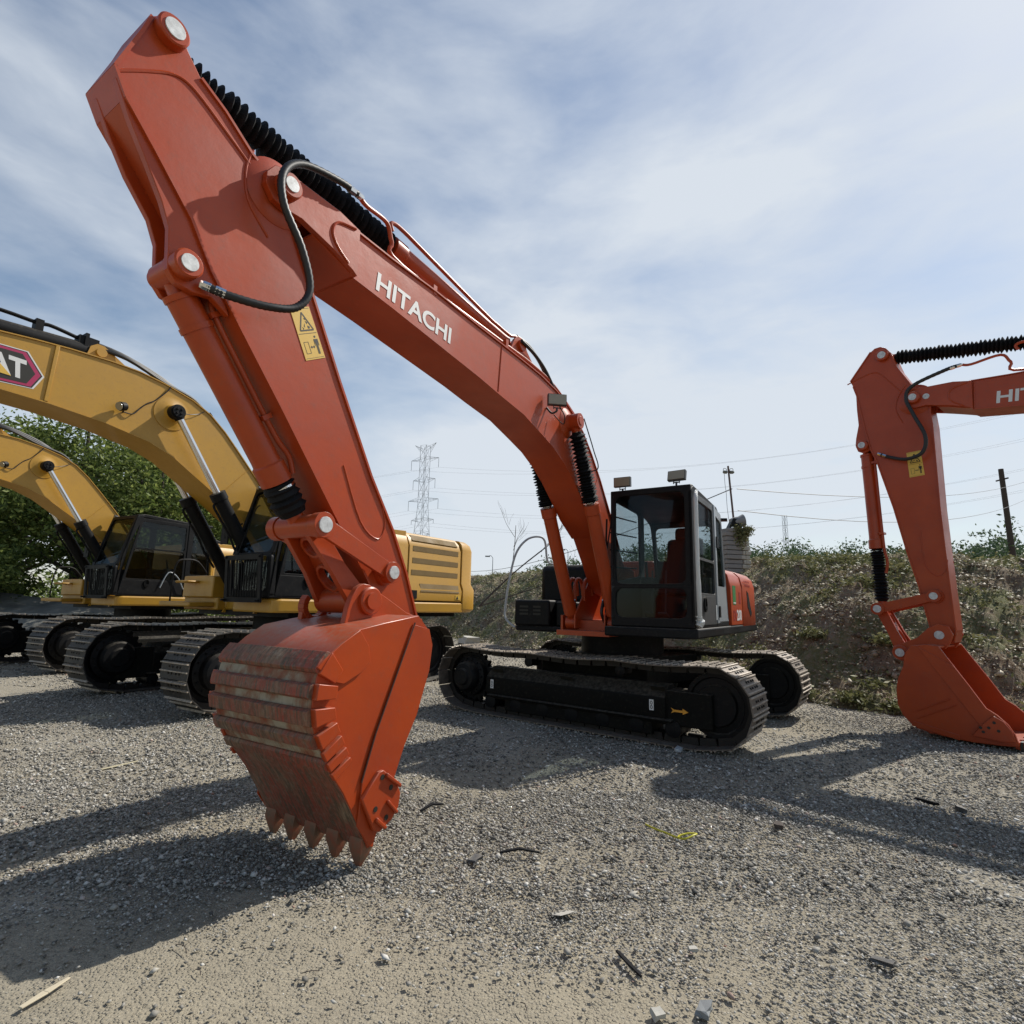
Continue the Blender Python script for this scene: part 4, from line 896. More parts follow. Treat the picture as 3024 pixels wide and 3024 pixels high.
# ------------------------------------------------------------------ yellow excavators
CB = [(6.9,3.30),(6.6,3.55),(6.0,3.90),(5.2,4.20),(4.6,4.31),(3.998,4.375),(3.657,4.401),(3.202,4.415),(2.866,4.400),(2.545,4.346),(2.146,4.235),(1.873,4.10),(1.632,3.90),(1.378,3.64),(1.113,3.36),(0.907,3.13),(.60,2.72),(.22,2.20),(.12,2.0),(.22,1.84),(.42,1.84),(.60,1.98),(.90,2.30),(1.217,2.635),(1.527,2.848),(1.80,3.03),(2.05,3.19),(2.32,3.365),(2.65,3.50),(3.182,3.610),(3.776,3.675),(4.227,3.699),(4.8,3.67),(5.5,3.53),(6.2,3.30),(6.75,3.02)]
def hexa(cx, cz, w, h): return [(cx-w,cz+.1*h),(cx-.62*w,cz+h),(cx+.55*w,cz+.98*h),(cx+w,cz-.05*h),(cx+.62*w,cz-h),(cx-.55*w,cz-h)]
def logo(parent, cx, cz, y, w, h, ux, uz):
    """white letters over a dark patch inside a red six-sided border; ux = unit along the text, uz = up"""
    def P(a, b, dy): return (cx+ux[0]*a+uz[0]*b, y+dy, cz+ux[1]*a+uz[1]*b)
    hx = [(-1,.05),(-.72,.78),(.62,.95),(1,-.0),(.74,-.72),(-.66,-.95)]
    for (k, m_, dy) in ((1.05, M['white'], .001), (1.0, M['ink'], .0025), (.955, M['magenta'], .004), (.82, M['ink'], .0055)):
        decal_poly('brand_patch', [P(p[0]*w*k, p[1]*h*k, dy) for p in hx], m_, parent, (0,.0012,0))
    X = (ux[0],0,ux[1]); Y = (uz[0],0,uz[1])
    text_mesh('brand_lettering', 'CAT', P(-w*.70, -h*.46, .0075), X, Y, h*.98, w*1.30, M['white'], parent, bold=.04)
    decal_poly('brand_triangle', [P(-w*.30,-h*.46,.0100), P(w*.24,-h*.46,.0100), P(-w*.02,-h*.02,.0100)], M['warn'], parent, (0,.001,0))

def yellow_excavator(loc, rz, trk_rz, label, front_guard=True):
    root = empty('excavator', loc, rz, label=label, cat='excavator', group='yellow excavators parked side by side')
    undercarriage(root, trk_rz, 5.135, 3.235, .593, .51, .215, 1, M['shoe_dark'])
    mp = M['yellow']; b0, b1 = -.27, .30
    b = MB(); b.prism(CB, b0, b1); boom = b.build('boom', mp, root, bevel=.005)
    f = MB(); f.strip(CB[0:18], .014, b0-.018, b1+.018); f.strip(CB[22:36], .014, b0-.014, b1+.014); f.build('boom_flange', mp, boom)
    w = MB()
    w.prism([(3.76,4.40),(3.80,4.40),(3.83,3.68),(3.79,3.68)], b1-.001, b1+.018)
    w.build('boom_rib', mp, boom, bevel=.004); w = MB(); w.tube([(1.19,b1+.003,3.42),(1.62,b1+.003,2.93)], .006, 6, 1); w.build('weld_seam', mp, boom)
    R = (2.411,3.960)
    for s in (1, -1):
        y = b1 if s > 0 else b0
        c = MB(); c.lathe((R[0],y-.01*s,R[1]), (R[0],y+.20*s,R[1]), [(0,.24),(.022,.235),(.024,.20),(.05,.12),(.12,.085),(.2,.085)], 40); c.build('pin_boss', mp, boom)
        yc = y+.135*s
        cy = cyl_between(root, 'boom_cylinder', R, (.62,1.32), yc, .098, .385, (M['black'], M['chrome'], M['black']), rod_r=.048, eye=.10, eyew=.06)
        e = MB(); e.cyl((R[0],yc+.05*s,R[1]), (R[0],yc+.085*s,R[1]), .085, n=20)
        for a in (45,135,225,315): e.cyl((R[0]+.04*math.cos(math.radians(a)), yc+.08*s, R[1]+.04*math.sin(math.radians(a))), (R[0]+.04*math.cos(math.radians(a)), yc+.10*s, R[1]+.04*math.sin(math.radians(a))), .016, n=8)
        e.build('pin_cap', M['black'], cy, bevel=.003)
        d = Vector((.62-R[0],0,1.32-R[1])).normalized(); nv = Vector((-d.z,0,d.x)); p = lambda t, o: tuple(Vector((R[0],yc,R[1]))+d*t+nv*o)
        q = MB(); q.tube([p(1.36,.09),p(1.40,.14),p(1.6,.135),p(1.9,.13),p(2.1,.15),p(2.4,.13)], .018, 8, 5); q.build('cylinder_pipe', M['black'], cy)
    # arm cylinder with bracket
    C = (3.278,4.548)
    k = MB()
    for s in (1, -1): k.prism([(3.45,4.39),(3.40,4.60),(3.33,4.655),(3.25,4.65),(3.17,4.60),(2.95,4.46),(2.66,4.36)], .015+s*.11-.015, .015+s*.11+.015)
    k.cyl((C[0],-.15,C[1]), (C[0],.17,C[1]), .06, n=20); k.build('cylinder_bracket', mp, boom)
    AE = (7.35,4.25)
    ac = cyl_between(root, 'arm_cylinder', AE, C, .015, .115, .36, (M['black'], M['chrome'], M['black']), rod_r=.055, eye=.09)
    q = MB(); q.tube([(6.0,.02,4.46),(5.4,.02,4.60),(4.4,.02,4.70),(3.95,.03,4.70),(3.80,.03,4.72),(3.55,.03,4.69),(3.4,.04,4.66)], .025, 8, 5); q.box(3.88,3.96,-.05,.08,4.55,4.74); q.box(3.30,3.52,-.06,.10,4.60,4.72); q.box(3.42,3.46,-.08,.12,4.58,4.76)
    q.build('cylinder_pipe', M['black'], ac)
    for kk, yy in enumerate((.08,.14,.20)):
        h = MB(); h.tube([(3.36,.06,4.68-.03*kk),(3.0,yy,4.64-.04*kk),(2.5,yy,4.50-.05*kk),(2.1,yy,4.30),(1.9,yy,4.15)], .024, 8, 8, .06); h.build('hydraulic_hose', M['hose'], boom)
    for yy in (.05,.12,.19):
        h = MB(); h.tube([(1.95,yy,4.18),(1.66,yy,3.93),(1.40,yy,3.69),(1.12,yy,3.40),(.90,yy,3.15),(.6,yy,2.76)], .016, 8, 5); h.build('boom_pipe', mp, boom)
    cl = MB()
    for (u, z) in ((1.85,4.12),(1.40,3.70),(.98,3.25)): cl.obox((u,.12,z), (.02,0,.02), (0,.13,0), (-.02,0,.025))
    cl.build('pipe_clamp', M['black'], boom)
    lm = MB(); lm.lathe((3.00,b1+.07,3.865), (3.10,b1+.11,3.83), [(0,.03),(.02,.055),(.09,.06)], 20); lm.cyl((3.0,b1,3.80), (3.03,b1+.08,3.83), .01, n=6)
    l_ = lm.build('work_lamp', M['black'], boom); g = MB(); g.cyl((3.095,b1+.108,3.832), (3.10,b1+.110,3.830), .052, n=20); g.build('lamp_lens', M['lamp_glass'], boom)
    cb = MB(); cb.tube([(3.0,b1+.02,3.80),(2.9,b1+.03,3.80),(2.82,b1+.01,3.90),(2.74,b1+.01,4.0),(2.64,b1+.01,4.08),(2.52,b1+.02,4.24),(2.47,b1+.02,4.33)], .008, 6, 5); cb.tube([(R[0]-.1,b1+.18,R[1]),(2.2,b1+.08,4.0),(2.06,b1+.02,4.06),(1.98,b1+.02,4.12)], .006, 6, 5); cb.build('lamp_cable', M['hose'], boom)
    logo(boom, 4.26, 3.985, b1, .385, .245, (-.995,-.05), (.12,.99))
    # plain arm and bucket on the ground, beyond the left frame edge
    TAy = Xf((5.823,3.771), (4.783,1.609), (6.75,3.18), (6.95,1.0)); ap = TAy.P(ARM_MAIN); pt = {k: TAy(v) for k, v in PTS_MAIN.items()}
    a = MB(); a.prism(ap, -.15, .18); arm = a.build('arm', mp, root, bevel=.006)
    linkage(root, pt, .015, mp, M['pin']); cyl_between(root, 'bucket_cylinder', pt['H'], pt['B'], .015, .09, .3, (M['black'], M['chrome'], M['black']), eye=.08)
    TKy = Xf(PTS_MAIN['G'], PTS_MAIN['K'], pt['G'], pt['K'])
    cut = {k: ([TKy(p) for p in v] if k != 'ribs' else []) for k, v in CUT_MAIN.items()}
    bucket_parts(root, TKy.P(SHELL_MAIN), TKy.P(LIP_MAIN), cut, [(.9,1.0,.02),(1.1,1.2,.02)], [], dict(poly=TKy.P(EAR_MAIN), t=((.24,.28),(-.25,-.21))), pt['K'], pt['G'], [dict(base=TKy((5.17,.15)), dir=(TKy((5.18,.0))[0]-TKy((5.17,.15))[0], TKy((5.18,.0))[1]-TKy((5.17,.15))[1]), len=.15, y=yy) for yy in (.5,.25,.0,-.25,-.5)], -.58, .6, mp, mp)
    # deck
    d = MB(); d.prism([(1.30,.42),(1.30,1.36),(1.18,1.42),(-3.0,1.42),(-3.0,-1.42),(1.05,-1.42),(1.05,-.42),(.9,-.42),(.9,.42)], 1.235, 1.43, ax='z'); dk = d.build('deck_frame', mp, root, bevel=.03)
    d = MB(); d.box(-3.0,.9,-1.2,1.2,1.16,1.24); d.build('belly_plate', M['black'], root)
    d = MB(); d.prism([(1.05,-1.42),(1.45,-1.42),(1.45,-.5),(1.05,-.5)], 1.28, 1.36, ax='z'); d.prism([(.25,-1.40),(1.10,-1.40),(1.10,-.50),(.25,-.50)], 1.43, 1.78, ax='z'); d.prism([(-.1,-1.40),(.6,-1.40),(.6,-.55),(-.1,-.55)], 1.78, 2.02, ax='z')
    d.box(1.10,1.30,-1.30,-.9,1.66,1.70); d.build('storage_box', mp, root, bevel=.02)
    d = MB(); d.tube([(1.30,-1.38,1.36),(1.30,-1.38,1.70),(1.25,-1.38,2.0),(1.1,-1.38,2.06),(.9,-1.38,2.03),(.7,-1.38,1.80)], .014, 8, 4); d.build('handrail', M['black'], root)
    g = MB()
    for i in range(9): g.obox((.55-i*.045,-.58,1.90+i*.05), (.05,0,.01), (0,.10,0), (0,0,.008))
    g.build('louvre', M['black'], root)
    k = MB()
    for s in (-.42, .42): k.prism([(.05,1.2),(.05,2.05),(.35,2.12),(.75,1.65),(.95,1.2)], s-.02, s+.02)
    k.build('boom_foot', mp, root)
    # cab
    c = cab(root, 1.40, -.62, .42, 1.40, 1.44, 3.15, 3.06, .12, M['black'], M['black'], M['black'], cat=True)
    work = work_lamp(c, (1.05,.44,3.06), (1,-.2,0), w=.05, rect=False)
    gd = MB()
    gd.ring([(1.46,.45,1.37),(1.46,1.32,1.37),(1.50,1.32,2.04),(1.50,.45,2.04)], [(1.46,.52,1.44),(1.46,1.25,1.44),(1.50,1.25,1.97),(1.50,.52,1.97)], (-.03,0,0))
    for i in range(12): yy = .545+i*.062; gd.cyl((1.45,yy,1.45), (1.485,yy,1.97), .009, n=6)
    for (yy, zz) in ((.48,1.40),(1.28,1.40),(.48,2.01),(1.28,2.01)): gd.cyl((1.46,yy,zz), (1.52,yy,zz), .018, n=10)
    gd.build('front_guard', M['black'], c)
    mr = MB(); mr.tube([(1.25,.40,2.55),(1.42,.30,2.45),(1.45,.30,2.3)], .012, 6, 4); mr.obox((1.44,.28,2.38), (.012,0,0), (0,.09,0), (0,0,.16)); mr.tube([(1.42,.60,2.0),(1.30,.75,2.7),(1.25,.8,2.8)], .01, 6, 3); mr.build('mirror', M['black'], c, bevel=.004)
    st = MB(); st.box(-.60,-.2,.60,1.35,3.04,3.10); st.build('roof_hatch', M['black'], c, bevel=.01)
    hr = MB(); hr.tube([(-.15,1.43,1.55),(.0,1.46,1.60),(.15,1.46,1.85),(.35,1.44,1.95),(.5,1.44,1.62)], .012, 8, 5); hr.build('grab_rail', M['grey'], c)
    # body side: service doors, grille door and counterweight
    e = MB(); e.prism([(1.405,1.455),(1.415,1.66),(1.36,1.80),(1.36,2.45),(1.30,2.62),(1.18,2.72),(-1.2,2.72),(-1.36,2.6),(-1.40,1.455)], -1.39, -.70, ax='x'); e.build('service_door', mp, root, bevel=.012)
    e = MB(); e.prism([(-.70,1.44),(-.70,2.60),(-.62,2.60),(-.62,1.44)], 1.0, 1.38); e.prism([(-.70,1.5),(-.70,2.5),(-.86,2.70),(-1.39,2.72),(-1.39,1.5)], -1.2, 1.30); e.build('body_shoulder', mp, root, bevel=.03)
    e = MB(); e.prism([(1.415,1.455),(1.425,1.66),(1.37,1.80),(1.37,2.45),(1.31,2.60),(1.20,2.705),(-1.2,2.705),(-1.36,2.6),(-1.40,1.455)], -2.94, -1.405, ax='x'); gr = e.build('grille_door', mp, root, bevel=.010)
    v = MB()
    for (za, zb, xa, xb) in ((2.36,2.455,-2.85,-1.50),(2.14,2.235,-2.85,-1.50),(1.92,2.015,-2.85,-1.48)): v.box(xa, xb, 1.366, 1.3745, za, zb)
    v.slab([(-1.50,1.337,2.545),(-2.85,1.337,2.545),(-2.85,1.255,2.65),(-1.50,1.255,2.65)], (0,.012,.010)); v.slab([(-1.70,1.424,1.62),(-2.85,1.424,1.62),(-2.85,1.388,1.765),(-1.70,1.388,1.765)], (0,.008,.003))
    v.build('vent_grille', M['vent'], gr, smooth=0)
    l = MB(); l.box(-1.60,-1.44,1.418,1.43,1.49,1.64); l.build('door_latch', M['black'], gr)
    decal_poly('warning_label', [(-2.74,1.424,1.58),(-2.90,1.424,1.58),(-2.90,1.420,1.49),(-2.74,1.420,1.49)], M['warn'], gr, (0,.0035,0))
    decal_poly('warning_symbol', [(-2.76,1.4275,1.50),(-2.83,1.4275,1.50),(-2.795,1.4278,1.57)], M['ink'], gr, (0,.002,0))
    logo(root, -1.13, 1.98, 1.362, .22, .16, (-1,0), (0,1))
    plan = [(-2.97,1.43),(-3.30,1.42),(-3.44,1.36),(-3.56,.95),(-3.62,0),(-3.56,-.95),(-3.44,-1.36),(-3.30,-1.42),(-2.97,-1.43)]
    w = MB(); lv = [(1.24,.05),(1.30,.0),(1.70,.0),(1.82,.05),(2.50,.05),(2.62,.08),(2.69,.15),(2.705,.22)]; vs = []; n_ = len(plan)
    for z, q in lv: vs += [((p[0]+(q if p[0] < -2.98 else 0)), p[1]-q*(0 if abs(p[1]) < .01 else math.copysign(1,p[1])), z) for p in plan]
    fs = [tuple(range(n_)), tuple(range(len(vs)-1, len(vs)-n_-1, -1))]
    for i in range(len(lv)-1):
        for j in range(n_): fs.append((i*n_+j, i*n_+(j+1)%n_, (i+1)*n_+(j+1)%n_, (i+1)*n_+j))
    w.add(vs, fs); w.build('counterweight', mp, root, bevel=.01, smooth=50)
    w = MB(); w.obox((-.95,1.0,2.76), (.10,0,.03), (0,.05,0), (-.02,0,.05)); w.build('antenna_cover', M['black'], root, bevel=.02)
    return root
def copy_tree(o, parent=None):
    c = o.copy(); COL.objects.link(c); c.parent = parent
    for ch in [x for x in list(bpy.data.objects) if x.parent == o]: copy_tree(ch, c)
    return c
m_ = paint('vent_mesh', (0.20, 0.125, 0.035), (0.17, 0.105, 0.03), rough=0.7); M['vent'] = m_
cat1 = yellow_excavator((-3.769,9.678,0), -2.1388, .0169, 'yellow excavator right behind the orange bucket, next to the orange machine')
track_decals(cat1, .0169, 3.235/2-.593/2+.205, (-1.75,), (), .45, 1, flip=-1)
cat2 = copy_tree(cat1); cat2.location = (-8.524,13.150,0); cat2.rotation_euler = (0,0,-2.0749)
cat2['label'] = 'yellow excavator farthest left, its whole cab door in view in front of the trees'
# ------------------------------------------------------------------ terrain
def vnoise(x, y, seed=0, octaves=4, lac=2.1, gain=.5):
    x = np.asarray(x, float); y = np.asarray(y, float); out = np.zeros(np.broadcast(x, y).shape); amp = 1; tot = 0
    for o in range(octaves):
        xi = np.floor(x).astype(int); yi = np.floor(y).astype(int); fx = x-xi; fy = y-yi; fx = fx*fx*(3-2*fx); fy = fy*fy*(3-2*fy)
        def h(a, b):
            n = (a*374761393+b*668265263+(seed+o)*1442695041) & 0x7fffffff; n = ((n ^ (n >> 13))*1274126177) & 0x7fffffff
            return ((n ^ (n >> 16)) & 0xffff)/65535.0
        v = (h(xi,yi)*(1-fx)+h(xi+1,yi)*fx)*(1-fy)+(h(xi,yi+1)*(1-fx)+h(xi+1,yi+1)*fx)*fy
        out += v*amp; tot += amp; amp *= gain; x = x*lac; y = y*lac
    return out/tot
def grid_mesh(name, X, Y, Z, m, smooth=True):
    ny, nx = X.shape; me = bpy.data.meshes.new(name); co = np.stack([X, Y, Z], -1).reshape(-1, 3)
    idx = np.arange(nx*ny).reshape(ny, nx); q = np.stack([idx[:-1,:-1], idx[:-1,1:], idx[1:,1:], idx[1:,:-1]], -1).reshape(-1, 4)
    fast_mesh(me, co, q); me.materials.append(m)
    me.polygons.foreach_set('use_smooth', [smooth]*len(me.polygons)); o = bpy.data.objects.new(name, me); COL.objects.link(o); return o
def fast_mesh(me, co, faces):
    k = faces.shape[1]; me.vertices.add(len(co)); me.vertices.foreach_set('co', co.astype(np.float32).ravel())
    me.loops.add(faces.size); me.loops.foreach_set('vertex_index', faces.astype(np.int32).ravel())
    me.polygons.add(len(faces)); me.polygons.foreach_set('loop_start', np.arange(0, faces.size, k, dtype=np.int32)); me.update(calc_edges=True)
def fast_obj(name, co, faces, m, smooth=False, **kw):
    me = bpy.data.meshes.new(name); fast_mesh(me, co, faces); me.materials.append(m)
    if smooth: me.polygons.foreach_set('use_smooth', [True]*len(me.polygons))
    o = bpy.data.objects.new(name, me); COL.objects.link(o); return tag(o, **kw)

def sand(x, y):
    n_ = vnoise(x*1.1+7, y*1.1, 31, 4)-.5; sm = lambda q: np.clip(q, 0, 1)**2*(3-2*np.clip(q, 0, 1))
    s = sm((3.25+n_*2.2-y)/.9+.2)*sm((1.15+(2.7-y)*.55+n_*1.6-x)/.7+.3)
    return np.clip(np.maximum(s, sm((vnoise(x*.6+3, y*.6, 33, 4)-.56)*8)*.75), 0, 1)
def gravel_ground():
    m = mat('gravel_yard', (0.2, 0.19, 0.17), 0.9, spec=0.2); bs = bsdf(m); v = texco(m)
    big = noise(m, 0.55, 5, 0.6, v); mid = noise(m, 6, 6, 0.65, v); fine = noise(m, 120, 5, 0.7, v)
    tone = ramp(m, big.outputs[0], [(0.38, (0.26, 0.235, 0.185)), (0.55, (0.33, 0.29, 0.215)), (0.7, (0.39, 0.34, 0.245))])
    c = mix(m, ramp(m, mid.outputs[0], [(0.3, (0.0,)*3), (0.75, (0.55,)*3)]).outputs[0], tone.outputs[0], (0.17, 0.15, 0.115))
    c = mix(m, ramp(m, fine.outputs[0], [(0.40, (0.0,)*3), (0.7, (0.8,)*3)]).outputs[0], c, (0.44, 0.385, 0.28))
    sp = noise(m, 260, 3, 0.6, v); c = mix(m, ramp(m, sp.outputs[0], [(0.56, (0.0,)*3), (0.66, (0.75,)*3)]).outputs[0], c, (0.10, 0.085, 0.062))
    vo = N(m, 'ShaderNodeTexVoronoi'); vo.inputs['Scale'].default_value = 75; L(m, v, vo.inputs['Vector'])
    hs = N(m, 'ShaderNodeSeparateColor'); L(m, vo.outputs['Color'], hs.inputs[0])
    st = ramp(m, hs.outputs[0], [(0.0, (0.10, 0.096, 0.088)), (0.45, (0.24, 0.228, 0.20)), (0.85, (0.40, 0.38, 0.34)), (1.0, (0.60, 0.58, 0.53))])
    edge = ramp(m, vo.outputs['Distance'], [(0.30, (1, 1, 1)), (0.55, (0, 0, 0))])
    at_ = N(m, 'ShaderNodeAttribute'); at_.attribute_name = 'sand'; msk = ramp(m, at_.outputs['Fac'], [(0.15, (0.95,)*3), (0.8, (0.10,)*3)])
    mm = N(m, 'ShaderNodeMath', operation='MULTIPLY'); L(m, edge.outputs[0], mm.inputs[0]); L(m, msk.outputs[0], mm.inputs[1])
    c = mix(m, mm.outputs[0], c, st.outputs[0]); L(m, c, bs.inputs['Base Color'])
    inv = N(m, 'ShaderNodeMath', operation='MULTIPLY'); L(m, edge.outputs[0], inv.inputs[0]); L(m, hs.outputs[1], inv.inputs[1])
    L(m, bump(m, inv.outputs[0], 0.8, 0.010, bump(m, fine.outputs[0], 0.7, 0.006, bump(m, mid.outputs[0], 0.4, 0.03))), bs.inputs['Normal'])
    return m
def u_axis(parts):
    return np.unique(np.concatenate([np.linspace(a, b, n) for a, b, n in parts]))
xs = u_axis([(-420,-30,16),(-30,-8,40),(-8,10,170),(10,40,40),(40,420,16)]); ys = u_axis([(-120,-4,12),(-4,12,170),(12,40,60),(40,420,16)])
X, Y = np.meshgrid(xs, ys); near = np.clip(1-np.hypot(X, Y-5)/60, 0, 1)
Z = ((vnoise(X*.7, Y*.7, 3, 4)-.5)*.05+(vnoise(X*5, Y*5, 8, 3)-.5)*.012-.008)*near
gg = tag(grid_mesh('gravel_ground', X, Y, Z, gravel_ground()), kind='structure')
av = gg.data.attributes.new('sand', 'FLOAT', 'POINT'); av.data.foreach_set('value', sand(X, Y).ravel().astype(np.float32))

# stones lying on the yard
def stones(n, size0, size1, region, seed, m, name, label=None, dens=None, zoff=0):
    r = np.random.default_rng(seed); P = r.uniform([region[0], region[2]], [region[1], region[3]], (n, 2))
    keep = r.random(n) < np.clip((P[:,1]*1.2+2.2-np.abs(P[:,0]))/1.2, 0, 1)
    if dens is not None: keep &= r.random(n) < dens(P[:,0], P[:,1])
    P = P[keep]; n = len(P)
    base = np.array([(1,0,0),(0,1,0),(-1,0,0),(0,-1,0),(0,0,1),(0,0,-1)], float)
    s = size0*np.exp(r.random(n)**2.2*math.log(size1/size0)); s = s[:,None,None]
    J = base[None]*(1+.55*(r.random((n,6,3))-.5))+.28*(r.random((n,6,3))-.5)
    sc = np.stack([.8+.7*r.random(n), .65+.5*r.random(n), .42+.4*r.random(n)], -1)[:,None,:]; J = J*sc*s
    a = r.random(n)*2*PI; ca, sa = np.cos(a)[:,None], np.sin(a)[:,None]
    x = J[:,:,0]*ca-J[:,:,1]*sa; y = J[:,:,0]*sa+J[:,:,1]*ca; tilt = (r.random(n)-.5)[:,None]*.9; z = J[:,:,2]+x*tilt
    co = np.stack([x+P[:,0,None], y+P[:,1,None], z+s[:,:,0]*.22+zoff], -1).reshape(-1, 3)
    F = np.array([(0,1,4),(1,2,4),(2,3,4),(3,0,4),(1,0,5),(2,1,5),(3,2,5),(0,3,5)]); F = (F[None]+6*np.arange(n)[:,None,None]).reshape(-1, 3)
    return fast_obj(name, co, F, m, kind='stuff', label=label)
def stone_mat():
    m = mat('gravel_stone', (0.2, 0.2, 0.19), 0.85, spec=0.25); g = N(m, 'ShaderNodeNewGeometry')
    c = ramp(m, g.outputs['Random Per Island'], [(0.0, (0.07, 0.068, 0.064)), (0.20, (0.17, 0.160, 0.140)), (0.60, (0.31, 0.290, 0.250)), (0.88, (0.44, 0.415, 0.360)), (0.98, (0.66, 0.64, 0.59)), (1.0, (0.30, 0.17, 0.12))])
    n = noise(m, 60, 4, 0.6, texco(m)); L(m, mix(m, ramp(m, n.outputs[0], [(0.4, (0,)*3), (0.8, (0.5,)*3)]).outputs[0], c.outputs[0], (0.24, 0.22, 0.18)), bsdf(m).inputs['Base Color']); return m
SM = stone_mat()
def dn(x, y):                                                       # gravel is thick near the machines and thin on the sandy patches
    v = vnoise(x*.55+3, y*.55, 21, 4); front = np.clip((y-2.3-.4*np.abs(x-.2)*0)/2.0, 0, 1)
    side = np.clip((x-1.2)/1.0, 0, 1)*np.clip((4.3-y)/1.2, 0, 1)
    return (1-.92*sand(x, y))*(.62+.38*np.clip((vnoise(x*1.4, y*1.4, 37, 4)-.4)*5, 0, 1))
stones(290000, .0032, .011, (-5.5,6.5,.8,4.6), 1, SM, 'gravel', 'fine grey gravel scattered over the yard nearest the camera', dn)
stones(200000, .006, .019, (-7,9,3.0,10.5), 2, SM, 'gravel', 'grey gravel around the excavator tracks', lambda x, y: .35+.65*dn(x, y))
stones(60000, .012, .028, (-15,12,9,24), 3, SM, 'gravel', 'coarse gravel between the yellow excavators and the bank')
stones(1500, .010, .024, (-4,5,1.4,7), 4, SM, 'gravel', 'larger grey stones strewn over the gravel', lambda x, y: .2+.8*dn(x, y))

# ------------------------------------------------------------------ earth bank
BASE = [(-14,46),(-6.5,32),(-1.35,21.9),(1.6,15.6),(4.25,9.95),(5.4,8.2),(7.2,7.75),(10,7.7),(16,7.2),(40,4)]
def bank_sd(x, y):                      # signed distance to the foot line, positive on the bank side
    best = np.full(x.shape, 1e9); sg = np.zeros(x.shape)
    for (a, b) in zip(BASE[:-1], BASE[1:]):
        ax, ay = a; dx, dy = b[0]-a[0], b[1]-a[1]; l2 = dx*dx+dy*dy
        t = np.clip(((x-ax)*dx+(y-ay)*dy)/l2, 0, 1); ex = x-(ax+t*dx); ey = y-(ay+t*dy); d = np.hypot(ex, ey)
        s = np.sign(dx*(y-ay)-dy*(x-ax)); m_ = d < best-1e-9; best = np.where(m_, d, best); sg = np.where(m_, s, sg)
    return best*sg
def bank_h(x, y):
    d = bank_sd(x, y)+ (vnoise(x*.5, y*.5, 5, 3)-.5)*.9
    top = 2.53+.030*np.clip(y-10, 0, 14)
    t = np.clip(d/4.1, 0, 1); h = top*(1-(1-t)**1.45)*(.55+.45*np.clip(t*2.2, 0, 1))
    h = h+(vnoise(x*1.7, y*1.7, 9, 5)-.5)*.55*np.clip(d*1.2, 0, 1)*np.clip((5.6-d)/2.0, .12, 1)+(vnoise(x*6, y*6, 12, 4)-.5)*.24*np.clip(d*2, 0, 1)*np.clip((5.9-d)/2.0, .2, 1)
    return np.where(d < 0, -.25, h-.03)
def bank_mat():
    m = mat('earth_bank', (0.12, 0.09, 0.06), 0.95, spec=0.15); bs = bsdf(m); v = texco(m)
    a = noise(m, 1.1, 6, 0.65, v); b = noise(m, 14, 6, 0.7, v)
    c = ramp(m, a.outputs[0], [(0.35, (0.19, 0.135, 0.090)), (0.47, (0.32, 0.25, 0.17)), (0.55, (0.17, 0.175, 0.08)), (0.72, (0.22, 0.23, 0.11))])
    c = mix(m, ramp(m, b.outputs[0], [(0.45, (0,)*3), (0.75, (0.7,)*3)]).outputs[0], c.outputs[0], (0.36, 0.31, 0.23))
    L(m, c, bs.inputs['Base Color']); L(m, bump(m, b.outputs[0], 1.0, 0.09), bs.inputs['Normal']); return m
xs = u_axis([(-60,-16,12),(-16,-2,50),(-2,14,230),(14,60,40),(60,420,12)]); ys = u_axis([(-40,3,20),(3,7,30),(7,16,150),(16,32,90),(32,80,26),(80,420,12)])
X, Y = np.meshgrid(xs, ys); Z = bank_h(X, Y); tag(grid_mesh('earth_bank', X, Y, Z, bank_mat()), kind='structure')

# ------------------------------------------------------------------ leaves and plants
def leaf_mat(name, c0, c1, c2, trans=.25):
    m = mat(name, c0, 0.6, spec=0.3); bs = bsdf(m); g = N(m, 'ShaderNodeNewGeometry')
    c = ramp(m, g.outputs['Random Per Island'], [(0, c0), (0.5, c1), (1, c2)]); L(m, c.outputs[0], bs.inputs['Base Color'])
    tr = N(m, 'ShaderNodeBsdfTranslucent'); L(m, c.outputs[0], tr.inputs['Color']); mx = N(m, 'ShaderNodeMixShader'); mx.inputs[0].default_value = trans
    out = m.node_tree.nodes['Material Output']; L(m, bs.outputs[0], mx.inputs[1]); L(m, tr.outputs[0], mx.inputs[2]); L(m, mx.outputs[0], out.inputs[0]); return m
M['leaf'] = leaf_mat('tree_leaf', (0.045, 0.072, 0.016), (0.12, 0.165, 0.038), (0.27, 0.31, 0.085), .45)
M['leaf_far'] = leaf_mat('far_leaf', (0.055, 0.090, 0.045), (0.085, 0.130, 0.060), (0.12, 0.17, 0.085))
M['weed'] = leaf_mat('weed_leaf', (0.085, 0.095, 0.035), (0.17, 0.175, 0.07), (0.30, 0.285, 0.14))
M['dry'] = leaf_mat('dry_litter', (0.12, 0.095, 0.055), (0.33, 0.285, 0.18), (0.60, 0.55, 0.40), .1)
M['bark'] = mat('bark', (0.07, 0.055, 0.045), 0.9)
def leaves(P, size, r, flat=0.0, pointed=True):
    n = len(P); s = (size*(.6+.8*r.random(n)))[:,None]
    a = r.normal(size=(n,3)); a[:,2] *= (1-flat); a /= np.linalg.norm(a, axis=1)[:,None]
    b = r.normal(size=(n,3)); b -= a*(a*b).sum(1)[:,None]; b /= np.linalg.norm(b, axis=1)[:,None]
    co = np.stack([P-a*s, P-b*s*.42, P+a*s, P+b*s*.42], 1).reshape(-1, 3)
    return co, np.arange(4*n).reshape(n, 4)
